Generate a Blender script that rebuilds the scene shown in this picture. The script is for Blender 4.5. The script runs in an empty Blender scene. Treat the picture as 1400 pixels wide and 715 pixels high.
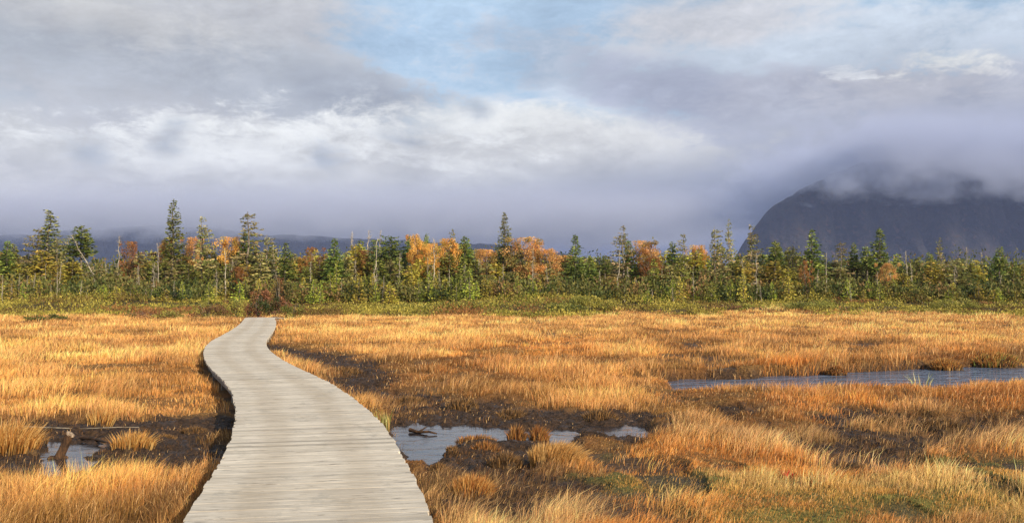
import bpy, math, random
import numpy as np

rng = np.random.default_rng(7)
random.seed(7)
scene = bpy.context.scene
COL = scene.collection
PI = math.pi

# ------------------------------------------------------------------ camera
F = 1374.0                       # focal length in px of a 1400 px wide frame
HZ = 398.0                       # horizon row
CAM = np.array([0.0, 0.0, 2.0])
PITCH = math.atan((HZ - 357.5) / F)
cp, sp = math.cos(PITCH), math.sin(PITCH)


def ray(px, py):
    px = np.asarray(px, float); py = np.asarray(py, float)
    x = (px - 700) / F; z = -(py - 357.5) / F
    return x, cp - sp * z, sp + cp * z          # world direction


def on_plane(px, py, z=0.0):
    x, y, d = ray(px, py)
    t = (z - CAM[2]) / d
    return x * t, y * t


def at_dist(px, py, Y):
    x, y, d = ray(px, py)
    t = Y / y
    return x * t, CAM[2] + d * t


cam_d = bpy.data.cameras.new('camera')
cam = bpy.data.objects.new('camera', cam_d)
COL.objects.link(cam)
cam.location = CAM
cam.rotation_euler = (PI / 2 + PITCH, 0, 0)
cam_d.sensor_width = 36
cam_d.lens = F / 1400 * 36
cam_d.clip_start = 0.1
cam_d.clip_end = 30000
scene.camera = cam


# ------------------------------------------------------------------ noise
def _hash(ix, iy, seed):
    h = (ix.astype(np.int64) * 374761393 + iy.astype(np.int64) * 668265263 + seed * 1442695041) & 0xffffffff
    h = ((h ^ (h >> 13)) * 1274126177) & 0xffffffff
    h = (h ^ (h >> 16)) & 0xffffff
    return h / float(0xffffff)


def vnoise(x, y, seed=0):
    ix = np.floor(x); iy = np.floor(y)
    fx = x - ix; fy = y - iy
    fx = fx * fx * (3 - 2 * fx); fy = fy * fy * (3 - 2 * fy)
    a = _hash(ix, iy, seed); b = _hash(ix + 1, iy, seed)
    c = _hash(ix, iy + 1, seed); d = _hash(ix + 1, iy + 1, seed)
    return (a * (1 - fx) + b * fx) * (1 - fy) + (c * (1 - fx) + d * fx) * fy


def fbm(x, y, seed=0, octv=4):
    s = 0; a = 0.5; t = 0
    for o in range(octv):
        s = s + a * vnoise(x, y, seed + o * 17); t += a
        x = x * 2.03 + 11.3; y = y * 2.03 - 7.1; a *= 0.5
    return s / t


def sstep(a, b, x):
    t = np.clip((x - a) / (b - a), 0, 1)
    return t * t * (3 - 2 * t)


def sdf(poly, x, y):
    """signed distance to a polygon, positive inside"""
    P = np.asarray(poly, float)
    d = np.full(x.shape, 1e9); ins = np.zeros(x.shape, bool)
    n = len(P)
    for i in range(n):
        ax, ay = P[i]; bx, by = P[(i + 1) % n]
        ex, ey = bx - ax, by - ay
        t = np.clip(((x - ax) * ex + (y - ay) * ey) / (ex * ex + ey * ey + 1e-12), 0, 1)
        d = np.minimum(d, np.hypot(x - ax - t * ex, y - ay - t * ey))
        c = ((ay > y) != (by > y))
        with np.errstate(divide='ignore', invalid='ignore'):
            xc = (bx - ax) * (y - ay) / (by - ay + 1e-15) + ax
        ins ^= c & (x < xc)
    return np.where(ins, d, -d)


def PP(pts, z=0.0):
    # a third number is the height of whatever hides the ground at that point (the near bank's grass)
    zz = np.array([q[2] if len(q) > 2 else z for q in pts], float)
    a = np.array([q[:2] for q in pts], float)
    x, y = on_plane(a[:, 0], a[:, 1], zz)
    return np.stack([x, y], 1)


# ------------------------------------------------------------------ helpers
def tag(o, label=None, cat=None, group=None, kind=None):
    if label: o['label'] = label
    if cat: o['category'] = cat
    if group: o['group'] = group
    if kind: o['kind'] = kind
    return o


def mesh_np(name, V, faces_list, mat=None, col=None, smooth=False):
    """faces_list: list of int arrays (n,k), col: per-vertex rgb"""
    me = bpy.data.meshes.new(name)
    V = np.asarray(V, np.float32)
    me.vertices.add(len(V)); me.vertices.foreach_set('co', V.ravel())
    loops = np.concatenate([f.ravel() for f in faces_list]).astype(np.int32)
    sizes = np.concatenate([np.full(len(f), f.shape[1]) for f in faces_list]).astype(np.int32)
    starts = np.concatenate([[0], np.cumsum(sizes)[:-1]]).astype(np.int32)
    me.loops.add(len(loops)); me.loops.foreach_set('vertex_index', loops)
    me.polygons.add(len(sizes)); me.polygons.foreach_set('loop_start', starts)
    me.polygons.foreach_set('loop_total', sizes)
    me.polygons.foreach_set('use_smooth', np.full(len(sizes), bool(smooth)))
    me.update(calc_edges=True)
    if col is not None:
        at = me.attributes.new('Col', 'FLOAT_COLOR', 'POINT')
        c = np.ones((len(V), 4), np.float32); c[:, :3] = col
        at.data.foreach_set('color', c.ravel())
    if mat: me.materials.append(mat)
    return me


def link(name, me, parent=None, loc=(0, 0, 0)):
    o = bpy.data.objects.new(name, me)
    COL.objects.link(o)
    o.location = loc
    if parent: o.parent = parent
    return o


def empty(name, loc=(0, 0, 0), rz=0.0, sc=(1, 1, 1)):
    o = bpy.data.objects.new(name, None); COL.objects.link(o)
    o.location = loc; o.rotation_euler = (0, 0, rz); o.scale = sc
    o.empty_display_size = 0.2
    return o


class NT:
    def __init__(s, tree): s.t = tree; s.n = tree.nodes; s.l = tree.links
    def node(s, typ, **kw):
        n = s.n.new(typ)
        for k, v in kw.items():
            if k.startswith('i_'): s.set(n.inputs[k[2:].replace('_', ' ')], v)
            else: setattr(n, k, v)
        return n
    def set(s, inp, v):
        if isinstance(v, bpy.types.NodeSocket): s.l.new(v, inp)
        elif isinstance(v, (tuple, list)) and len(v) == 3 and inp.type == 'RGBA': inp.default_value = (*v, 1)
        else: inp.default_value = v
    def math(s, op, a, b=None, c=None, clamp=False):
        n = s.n.new('ShaderNodeMath'); n.operation = op; n.use_clamp = clamp
        s.set(n.inputs[0], a)
        if b is not None: s.set(n.inputs[1], b)
        if c is not None: s.set(n.inputs[2], c)
        return n.outputs[0]
    def mix(s, f, a, b, blend='MIX'):
        n = s.n.new('ShaderNodeMix'); n.data_type = 'RGBA'; n.blend_type = blend
        s.set(n.inputs[0], f); s.set(n.inputs[6], a); s.set(n.inputs[7], b)
        return n.outputs[2]
    def noise(s, vec, scale, detail=4, rough=0.5, dist=0.0):
        n = s.n.new('ShaderNodeTexNoise')
        if vec is not None: s.set(n.inputs['Vector'], vec)
        n.inputs['Scale'].default_value = scale; n.inputs['Detail'].default_value = detail
        n.inputs['Roughness'].default_value = rough; n.inputs['Distortion'].default_value = dist
        return n
    def mr(s, v, a, b, c=0.0, d=1.0, smooth=True):
        n = s.n.new('ShaderNodeMapRange'); n.interpolation_type = 'SMOOTHSTEP' if smooth else 'LINEAR'
        s.set(n.inputs[0], v)
        for i, q in zip((1, 2, 3, 4), (a, b, c, d)): s.set(n.inputs[i], q)
        return n.outputs[0]
    def mapping(s, vec, scale=(1, 1, 1), loc=(0, 0, 0), rot=(0, 0, 0), typ='POINT'):
        n = s.n.new('ShaderNodeMapping'); n.vector_type = typ
        s.set(n.inputs['Vector'], vec)
        n.inputs['Location'].default_value = loc; n.inputs['Rotation'].default_value = rot
        n.inputs['Scale'].default_value = scale
        return n.outputs[0]


def new_mat(name):
    m = bpy.data.materials.new(name); m.use_nodes = True
    m.node_tree.nodes.clear()
    return m, NT(m.node_tree)


def leaf_mat(name, transl=0.35, obj_var=0.25, gain=1.0, rough=0.6, spec=0.25, tint=(1, 1, 1)):
    m, t = new_mat(name)
    at = t.node('ShaderNodeAttribute', attribute_name='Col').outputs['Color']
    oi = t.node('ShaderNodeObjectInfo')
    v = t.mr(oi.outputs['Random'], 0, 1, gain * (1 - obj_var), gain * (1 + obj_var), smooth=False)
    hs = t.node('ShaderNodeHueSaturation')
    hue = t.mr(oi.outputs['Random'], 0, 1, 0.5 - 0.018 * obj_var / 0.25, 0.5 + 0.006 * obj_var / 0.25, smooth=False)
    t.set(hs.inputs['Hue'], hue); t.set(hs.inputs['Value'], v); t.set(hs.inputs['Color'], t.mix(1.0, at, tint, 'MULTIPLY'))
    p = t.node('ShaderNodeBsdfPrincipled')
    t.set(p.inputs['Base Color'], hs.outputs[0]); p.inputs['Roughness'].default_value = rough
    p.inputs['Specular IOR Level'].default_value = spec
    tr = t.node('ShaderNodeBsdfTranslucent'); t.set(tr.inputs['Color'], hs.outputs[0])
    mx = t.node('ShaderNodeMixShader'); mx.inputs[0].default_value = transl
    t.l.new(p.outputs[0], mx.inputs[1]); t.l.new(tr.outputs[0], mx.inputs[2])
    o = t.node('ShaderNodeOutputMaterial'); t.l.new(mx.outputs[0], o.inputs[0])
    return m


def principled(t, base, rough=0.8, normal=None, spec=0.3, **kw):
    p = t.node('ShaderNodeBsdfPrincipled')
    t.set(p.inputs['Base Color'], base); t.set(p.inputs['Roughness'], rough)
    t.set(p.inputs['Specular IOR Level'], spec)
    for k, v in kw.items(): t.set(p.inputs[k.replace('_', ' ')], v)
    if normal is not None: t.l.new(normal, p.inputs['Normal'])
    o = t.node('ShaderNodeOutputMaterial'); t.l.new(p.outputs[0], o.inputs[0])
    return p


def bump(t, h, strength=0.4, dist=0.02):
    b = t.node('ShaderNodeBump'); b.inputs['Strength'].default_value = strength
    b.inputs['Distance'].default_value = dist; t.l.new(h, b.inputs['Height'])
    return b.outputs[0]


# ------------------------------------------------------------------ light & sky
SUN_EL = math.radians(25); SUN_AZ = math.radians(140)      # azimuth from +Y towards +X
sd = np.array([math.sin(SUN_AZ) * math.cos(SUN_EL), math.cos(SUN_AZ) * math.cos(SUN_EL), math.sin(SUN_EL)])
sun_d = bpy.data.lights.new('sun', 'SUN'); sun = bpy.data.objects.new('sun', sun_d); COL.objects.link(sun)
sun_d.energy = 5.0; sun_d.angle = math.radians(0.5); sun_d.color = (1.0, 0.86, 0.66)
from mathutils import Vector
sun.rotation_euler = Vector(sd).to_track_quat('Z', 'Y').to_euler()
sun.location = (20, -20, 30)

world = bpy.data.worlds.new('World'); scene.world = world; world.use_nodes = True
w = NT(world.node_tree); w.n.clear()
sky = w.node('ShaderNodeTexSky', sky_type='NISHITA', sun_disc=False)
sky.sun_elevation = SUN_EL; sky.sun_rotation = SUN_AZ; sky.air_density = 1.0; sky.dust_density = 0.6
tc = w.node('ShaderNodeTexCoord')
D = tc.outputs['Generated']
sx = w.node('ShaderNodeSeparateXYZ'); w.l.new(D, sx.inputs[0])
AZ = w.math('ARCTAN2', sx.outputs[0], sx.outputs[1])
EL = w.math('ARCSINE', sx.outputs[2])
# domain warp so that edges of the cloud banks are ragged
wn = w.noise(w.mapping(D, (1, 1, 1.8)), 5.0, 6, 0.58)
wsep = w.node('ShaderNodeSeparateXYZ'); w.l.new(wn.outputs['Color'], wsep.inputs[0])
AZw = w.math('MULTIPLY_ADD', w.math('SUBTRACT', wsep.outputs[0], 0.5), 0.16, AZ)
ELw = w.math('MULTIPLY_ADD', w.math('SUBTRACT', wsep.outputs[1], 0.5), 0.085, EL)
cx = w.node('ShaderNodeCombineXYZ'); w.l.new(AZw, cx.inputs[0]); w.l.new(ELw, cx.inputs[1])
AE = cx.outputs[0]
fine = w.noise(w.mapping(D, (1, 1, 2.0)), 8.0, 10, 0.66, 0.25).outputs['Fac']
fine2 = w.noise(w.mapping(D, (1, 1, 2.6), (3.1, 1.7, 0.4)), 19.0, 9, 0.70, 0.3).outputs['Fac']
fine3 = w.noise(w.mapping(D, (1, 1, 2.0), (1.1, 4.7, 2.4)), 48.0, 8, 0.72, 0.4).outputs['Fac']
broad = w.noise(w.mapping(D, (1, 1, 3.0), (5.1, 0.7, 2.4)), 2.6, 5, 0.55).outputs['Fac']


def pxae(px, py):
    x, y, z = ray(px, py)
    r = math.sqrt(x * x + y * y + z * z)
    return math.atan2(x, y), math.asin(z / r)


def srgb(r, g, b):
    f = lambda c: (c / 255 / 12.92) if c / 255 <= 0.04045 else ((c / 255 + 0.055) / 1.055) ** 2.4
    return (f(r), f(g), f(b))


sky_col = w.math('MULTIPLY', 1.0, 1.0)
vm = w.node('ShaderNodeVectorMath', operation='SCALE'); w.l.new(sky.outputs[0], vm.inputs[0]); vm.inputs['Scale'].default_value = 1.0
cur = sky.outputs[0]
EXPO = 0.62
BG = 0.10                                  # background strength: cloud radiances are divided by it


def cl(r, g, b):
    r, g, b = min(r + 10, 250), min(g + 13, 251), min(b + 3, 250)
    return tuple(c / BG / 2 ** EXPO for c in srgb(r, g, b))


def layer(f, col, gain=1.0):
    global cur
    cur = w.mix(f, cur, tuple(c for c in cl(*col)))


def blob(px, py, rx, ry, rot, col, soft=0.35, nz=0.6, noise=None, op=1.0):
    nz = nz * 1.7; soft = soft * .9
    """elliptical cloud bank: centre and radii in px"""
    a, e = pxae(px, py)
    v = w.mapping(AE, (rx / F, ry / F, 1), (a, e, 0), (0, 0, math.radians(rot)), 'TEXTURE')
    ln = w.node('ShaderNodeVectorMath', operation='LENGTH'); w.l.new(v, ln.inputs[0])
    f = w.math('SUBTRACT', 1.0, ln.outputs['Value'])
    f = w.math('MULTIPLY_ADD', w.math('SUBTRACT', fine if noise is None else noise, 0.5), nz, f)
    f = w.math('MULTIPLY_ADD', w.math('SUBTRACT', fine2, 0.5), nz * .75, f)
    f = w.math('MULTIPLY_ADD', w.math('SUBTRACT', fine3, 0.5), nz * .35, f)
    f = w.mr(f, -soft * 0.4, soft, 0, op)
    layer(f, col)


# thin veil that pales the blue
layer(w.mr(fine, 0.3, 0.8, 0.55, 0.85), (192, 214, 243))
# general broken cloud for the rest of the dome (behind and above the camera)
dome = w.mr(EL, math.radians(19), math.radians(34))
layer(w.math('MULTIPLY', w.mr(broad, 0.40, 0.6, 0, 0.85), dome), (196, 198, 212))
back = w.mr(sx.outputs[1], 0.25, -0.1)
layer(w.math('MULTIPLY', w.mr(broad, 0.35, 0.6, 0.2, 0.9), back), (190, 192, 206))
# blue-white mottling, upper right
blob(1110, 90, 520, 80, 0, (205, 209, 226), 0.6, 1.6, fine, 0.75)
blob(760, 80, 120, 45, -15, (176, 184, 208), 0.7, 1.6, fine2, 0.6)
blob(980, 20, 170, 45, 5, (203, 200, 212), 0.7, 0.9, fine, 0.9)
# bright deck below
a0, e0 = pxae(700, 158)
deckline = w.math('SUBTRACT', e0, ELw)
deckn = w.math('MULTIPLY_ADD', w.math('SUBTRACT', fine, 0.5), 0.05, deckline)
layer(w.mr(deckn, -0.006, 0.022), (216, 213, 217))
# upper left mass
blob(180, 20, 330, 170, -12, (196, 194, 206), 0.35, 0.5)
blob(60, 90, 380, 130, 0, (188, 188, 200), 0.8, 0.8, broad, 0.7)
blob(300, 105, 330, 62, -9, (180, 182, 197), 0.55, 0.9)
blob(490, 138, 125, 34, -8, (160, 163, 180), 0.8, 0.9)
blob(180, 35, 150, 40, -5, (206, 202, 208), 0.9, 0.9, fine2, 0.7)
blob(40, 60, 130, 35, 10, (172, 176, 192), 0.9, 0.9, fine, 0.6)
# bright rolls of the deck
blob(330, 205, 330, 42, 2, (250, 244, 243), 0.9, 1.3, fine2, 0.95)
blob(690, 172, 170, 26, -3, (236, 234, 238), 0.9, 1.2, fine, 0.85)
blob(900, 195, 180, 40, -3, (228, 225, 230), 0.8, 1.0, fine, 0.8)
blob(60, 280, 230, 42, -3, (232, 226, 226), 0.9, 1.0, fine2, 0.85)
blob(160, 240, 300, 26, -2, (202, 198, 205), 0.9, 1.3, fine, 0.6)
# upper right masses
blob(935, 125, 145, 50, -14, (166, 169, 194), 0.6, 1.0)
blob(1085, 135, 170, 44, 0, (172, 172, 192), 0.6, 1.0)
blob(1280, 165, 260, 75, 4, (176, 177, 197), 0.5, 1.0)
blob(1250, 125, 120, 35, 0, (190, 186, 198), 0.8, 1.0, fine2, 0.6)
blob(1150, 230, 330, 58, 6, (160, 161, 184), 0.8, 0.8, fine, 0.8)
blob(1330, 225, 190, 48, 4, (142, 145, 174), 0.9, 0.8, fine, 0.75)
blob(1285, 93, 52, 15, 6, (240, 237, 238), 1.1, 2.0, fine2, 0.75)
blob(1335, 100, 34, 7, 3, (232, 228, 232), 0.9, 2.0, fine2, 0.5)
blob(1170, 105, 24, 10, 0, (228, 228, 238), 0.9, 2.2, fine2, 0.7)
blob(1225, 212, 50, 12, 0, (150, 152, 180), 0.9, 1.4, fine2, 0.7)
# little dark scuds
for (px, py, rx, ry) in ((562, 199, 30, 13), (459, 231, 26, 20), (235, 193, 26, 16), (100, 205, 34, 20), (640, 155, 26, 12)):
    blob(px, py, rx, ry, -8, (162, 168, 186), 1.3, 1.2, fine2, 0.75)
# falling dark band towards the horizon
mott = w.math('MULTIPLY', w.mr(fine, 0.30, 0.70, 0.84, 1.12, smooth=False), w.math('MULTIPLY', w.mr(fine2, 0.3, 0.7, 0.91, 1.08, smooth=False), w.mr(fine3, 0.3, 0.7, 0.96, 1.04, smooth=False)))
vmm = w.node('ShaderNodeVectorMath', operation='SCALE'); w.l.new(cur, vmm.inputs[0]); w.l.new(mott, vmm.inputs['Scale']); cur = vmm.outputs[0]
g = w.math('MULTIPLY_ADD', w.math('SUBTRACT', fine, 0.5), 0.012, EL)
g = w.math('MULTIPLY_ADD', w.math('SUBTRACT', AZ, -0.05), -0.10, g)
layer(w.mr(g, pxae(700, 215)[1], pxae(700, 305)[1], 0, 0.85), (142, 144, 163))
layer(w.mr(g, pxae(700, 275)[1], pxae(700, 335)[1], 0, 0.9), (84, 87, 118))
m2 = w.math('MULTIPLY', w.mr(fine, 0.30, 0.70, 0.93, 1.06, smooth=False), w.mr(fine2, 0.3, 0.7, 0.96, 1.04, smooth=False))
vmm = w.node('ShaderNodeVectorMath', operation='SCALE'); w.l.new(cur, vmm.inputs[0]); w.l.new(m2, vmm.inputs['Scale']); cur = vmm.outputs[0]
bgn = w.node('ShaderNodeBackground'); w.set(bgn.inputs['Color'], cur); bgn.inputs['Strength'].default_value = BG
wo = w.node('ShaderNodeOutputWorld'); w.l.new(bgn.outputs[0], wo.inputs[0])

scene.view_settings.view_transform = 'Standard'
scene.view_settings.look = 'None'
scene.view_settings.exposure = EXPO
scene.view_settings.gamma = 1.0
scene.view_settings.use_curve_mapping = False

# ------------------------------------------------------------------ boardwalk line
LE = [(249, 715), (281.6, 655), (312.5, 610), (322.9, 589), (325.7, 564), (324, 540), (314.6, 525), (298, 507), (285.7, 494),
      (281.8, 479), (283.4, 471.5), (291.8, 464.8), (307, 457), (322, 448), (331.5, 439.6), (335.5, 433.9)]
RE = [(594, 715), (587, 690), (576.7, 663.5), (560, 634.6), (545.7, 612), (527, 587), (506.5, 564.5), (481.8, 546), (457, 528),
      (428, 514), (395, 500.5), (374.4, 488), (364, 479), (361, 470), (363, 463.5), (369, 458), (376, 449), (378, 441.3), (375, 433.9)]
DZ = 0.35
ys = np.array([715, 690, 665, 640, 615, 590, 565, 545, 528, 514, 502, 491, 481, 473, 466, 459, 452, 446, 440, 434.2])
Ls = np.interp(ys, [p[1] for p in LE][::-1], [p[0] for p in LE][::-1])
Rs = np.interp(ys, [p[1] for p in RE][::-1], [p[0] for p in RE][::-1])
bcx, bcy = on_plane((Ls + Rs) / 2, ys, DZ)
lx, ly = on_plane(Ls, ys, DZ); rx_, ry_ = on_plane(Rs, ys, DZ)
# continue towards and behind the camera, and beyond the visible end
sl = (bcx[1] - bcx[0]) / (bcy[1] - bcy[0])
pre = [(bcx[0] + sl * 0.9 * (yy - bcy[0]), yy) for yy in (-7, -4, -1, 2, 5)]
e1 = (bcx[-1] - 0.05, bcy[-1] + 2.5); e2 = (bcx[-1] - 0.1, bcy[-1] + 5.5)
cpts = np.array(pre + list(zip(bcx, bcy)) + [e1, e2])
# dense smooth resample
seg = np.r_[0, np.cumsum(np.hypot(*np.diff(cpts, axis=0).T))]
sfine = np.arange(0, seg[-1], 0.05)
cxs = np.interp(sfine, seg, cpts[:, 0]); cys = np.interp(sfine, seg, cpts[:, 1])
kern = np.hanning(41); kern /= kern.sum()
pad = 20
def smooth(a):
    e = np.r_[a[0] + (a[1] - a[0]) * np.arange(-pad, 0), a, a[-1] + (a[-1] - a[-2]) * np.arange(1, pad + 1)]
    return np.convolve(e, kern, 'valid')
for _ in range(3): cxs, cys = smooth(cxs), smooth(cys)
sarc = np.r_[0, np.cumsum(np.hypot(np.diff(cxs), np.diff(cys)))]
tx = np.gradient(cxs, sarc); ty = np.gradient(cys, sarc)
WALK_W = 1.77


def path_at(s):
    return (np.interp(s, sarc, cxs), np.interp(s, sarc, cys), np.interp(s, sarc, tx), np.interp(s, sarc, ty))


def walk_dist(x, y):
    """signed lateral distance from the boardwalk's centre line (right positive) and |distance|"""
    best = np.full(x.shape, 1e9); side = np.zeros(x.shape)
    st = 10
    m = (np.abs(x + 4) < 14) & (y < 80)
    xm, ym = x[m], y[m]
    b = np.full(xm.shape, 1e9); sdm = np.zeros(xm.shape)
    px, py = cxs[::st], cys[::st]
    for i in range(len(px) - 1):
        ax, ay, bx, by = px[i], py[i], px[i + 1], py[i + 1]
        ex, ey = bx - ax, by - ay
        L2 = ex * ex + ey * ey
        t = np.clip(((xm - ax) * ex + (ym - ay) * ey) / L2, 0, 1)
        d = np.hypot(xm - ax - t * ex, ym - ay - t * ey)
        c = ex * (ym - ay) - ey * (xm - ax)
        k = d < b
        b = np.where(k, d, b); sdm = np.where(k, -np.sign(c), sdm)
    best[m] = b; side[m] = sdm
    return best, side


# ------------------------------------------------------------------ zones of the bog
MUD_L = PP([(-260, 585), (-60, 588), (30, 580), (100, 575), (200, 572), (300, 573), (335, 576), (332, 620, .1), (262, 645, .2), (190, 628, .26), (120, 632, .26), (60, 634, .26), (0, 636, .26), (-260, 645, .26)])
WAT_L = PP([(33, 612), (62, 599), (100, 602), (140, 606), (142, 628, .16), (90, 631, .16), (38, 627, .16)])
WAT_L2 = PP([(105, 588), (125, 591), (175, 596), (180, 604), (140, 604), (110, 599)])
MUD_R = PP([(362, 472), (400, 480), (430, 484), (480, 493), (512, 498), (520, 518), (560, 543), (640, 554), (720, 565), (800, 570), (892, 568),
            (910, 586, .08), (800, 596, .1), (745, 612, .1), (750, 645, .1), (716, 680, .1), (660, 694, .1), (615, 662, .06), (585, 652), (560, 620), (535, 590), (505, 555), (455, 520), (400, 492)])
WAT_R = PP([(515, 580), (560, 578), (655, 579), (668, 592), (628, 604), (600, 630), (585, 643), (560, 634), (540, 605)])
WAT_R2 = PP([(640, 583), (700, 582), (785, 585), (790, 603, .05), (735, 604, .05), (690, 602), (650, 597)])
WAT_R3 = PP([(795, 579), (860, 578), (897, 577), (895, 592, .08), (830, 592, .06)])
MUD_F = PP([(1100, 570), (1180, 564), (1300, 565), (1400, 567), (1560, 572), (1560, 610, .12), (1400, 610, .12), (1330, 612, .12), (1250, 622, .12), (1190, 610, .12), (1130, 596, .1)])
MUD_H = PP([(870, 566), (1000, 561), (1120, 565), (1120, 596, .1), (1000, 590, .1), (880, 594, .08)])
MUD_G = PP([(1000, 555), (1080, 551), (1110, 560), (1090, 576, .1), (1010, 578, .1)])
STREAM = PP([(880, 523), (930, 518.5), (1000, 519.5), (1035, 517), (1110, 511.5), (1250, 505), (1400, 498), (1700, 480), (1760, 505, .16), (1560, 523, .16), (1400, 529, .16), (1310, 529, .16), (1250, 527, .16),
             (1130, 528, .16), (1060, 534, .16), (1000, 532, .16), (930, 527, .16)], -0.085)
MOSS = PP([(1010, 660), (1090, 652), (1170, 655), (1250, 640), (1420, 640), (1600, 640), (1600, 760), (1000, 760), (930, 720), (800, 700), (760, 660), (800, 640), (860, 660)])
BROWN_SHADE_L = PP([(322, 602), (303, 650), (268, 715), (215, 800), (100, 800), (165, 712), (205, 668), (262, 634)], 0.12)  # brown tangled grass left of the boardwalk, its shade put into the colour


def zones(x, y):
    n1 = fbm(x * 1.1, y * 0.9, 3, 4) - 0.5
    n2 = fbm(x * 3.5, y * 2.6, 21, 3) - 0.5
    r = np.hypot(x, y)
    wob = n1 * 1.1 + n2 * 0.5
    wl = np.maximum.reduce([sdf(WAT_L, x, y) + n1 * .5, sdf(WAT_L2, x, y) + n1 * .3 - .05])
    wr = np.maximum.reduce([sdf(WAT_R, x, y) + n1 * .55, sdf(WAT_R2, x, y) + n1 * .6, sdf(WAT_R3, x, y) + n1 * .5])
    ml = sdf(MUD_L, x, y) + wob * 0.9
    mr_ = sdf(MUD_R, x, y) * 1.0 + 0.22 + wob * 1.3
    mf = np.maximum(sdf(MUD_F, x, y) * 0.7 - 0.15, sdf(MUD_H, x, y) * .6 - .5) + wob * 2.2
    st = sdf(STREAM, x, y) + n1 * 0.7
    pond = sstep(-0.1, 0.25, np.maximum(wl, wr))
    mud = sstep(-0.12, 0.25, np.maximum.reduce([ml, mr_, mf]))
    mudsoft = sstep(-0.9, 0.5, np.maximum.reduce([ml, mr_, mf]))
    # scattered bare holes in the sward, mostly to the right
    holes = np.maximum(sstep(0.595, 0.67, fbm(x * 0.8, y * 0.45, 55, 4)) * sstep(-3, 2, x), .75 * sstep(.64, .70, fbm(x * 1.7 + 9, y * .9, 56, 3)) * sstep(50, 20, y))
    return dict(pond=pond, mud=mud, mudsoft=mudsoft, stream=st, holes=holes, n1=n1, n2=n2, r=r,
                mf=sstep(-0.12, 0.25, mf))


def height(x, y, Z=None):
    Z = Z or zones(x, y)
    r = Z['r']
    fade = 1 / (1 + (r / 60) ** 2)
    hum = fbm(x * 0.9, y * 0.9, 77, 3) - 0.5
    h = 0.11 + 0.24 * hum + 0.05 * Z['n2']
    mudh = 0.014 + 0.10 * Z['n2'] + 0.05 * Z['n1'] + 0.15 * (fbm(x * 8, y * 8, 91, 3) - .5)
    h = h * (1 - Z['mud']) + mudh * Z['mud']
    h = h - 0.06 * Z['holes'] * (1 - Z['mud'])
    h = h * (1 - Z['pond']) + (-0.075 + 0.09 * Z['n2']) * Z['pond']
    st = Z['stream']
    h = h + 0.06 * sstep(-2.0, -0.3, st) * (1 - sstep(-0.15, 0.0, st))
    bed = sstep(-0.14, 0.22, st)
    h = h * (1 - bed) - 0.42 * bed
    # land rises gently under the heath and the wood
    rise = sstep(77, 101, y + (fbm(x * 0.08, y * 0.02, 5, 3) - 0.5) * 10)
    h = h + rise * 1.15
    d, _ = walk_dist(x, y)
    under = 1 - sstep(0.85, 1.25, d)
    return h * (1 - under) + np.minimum(h, 0.03) * under


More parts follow.
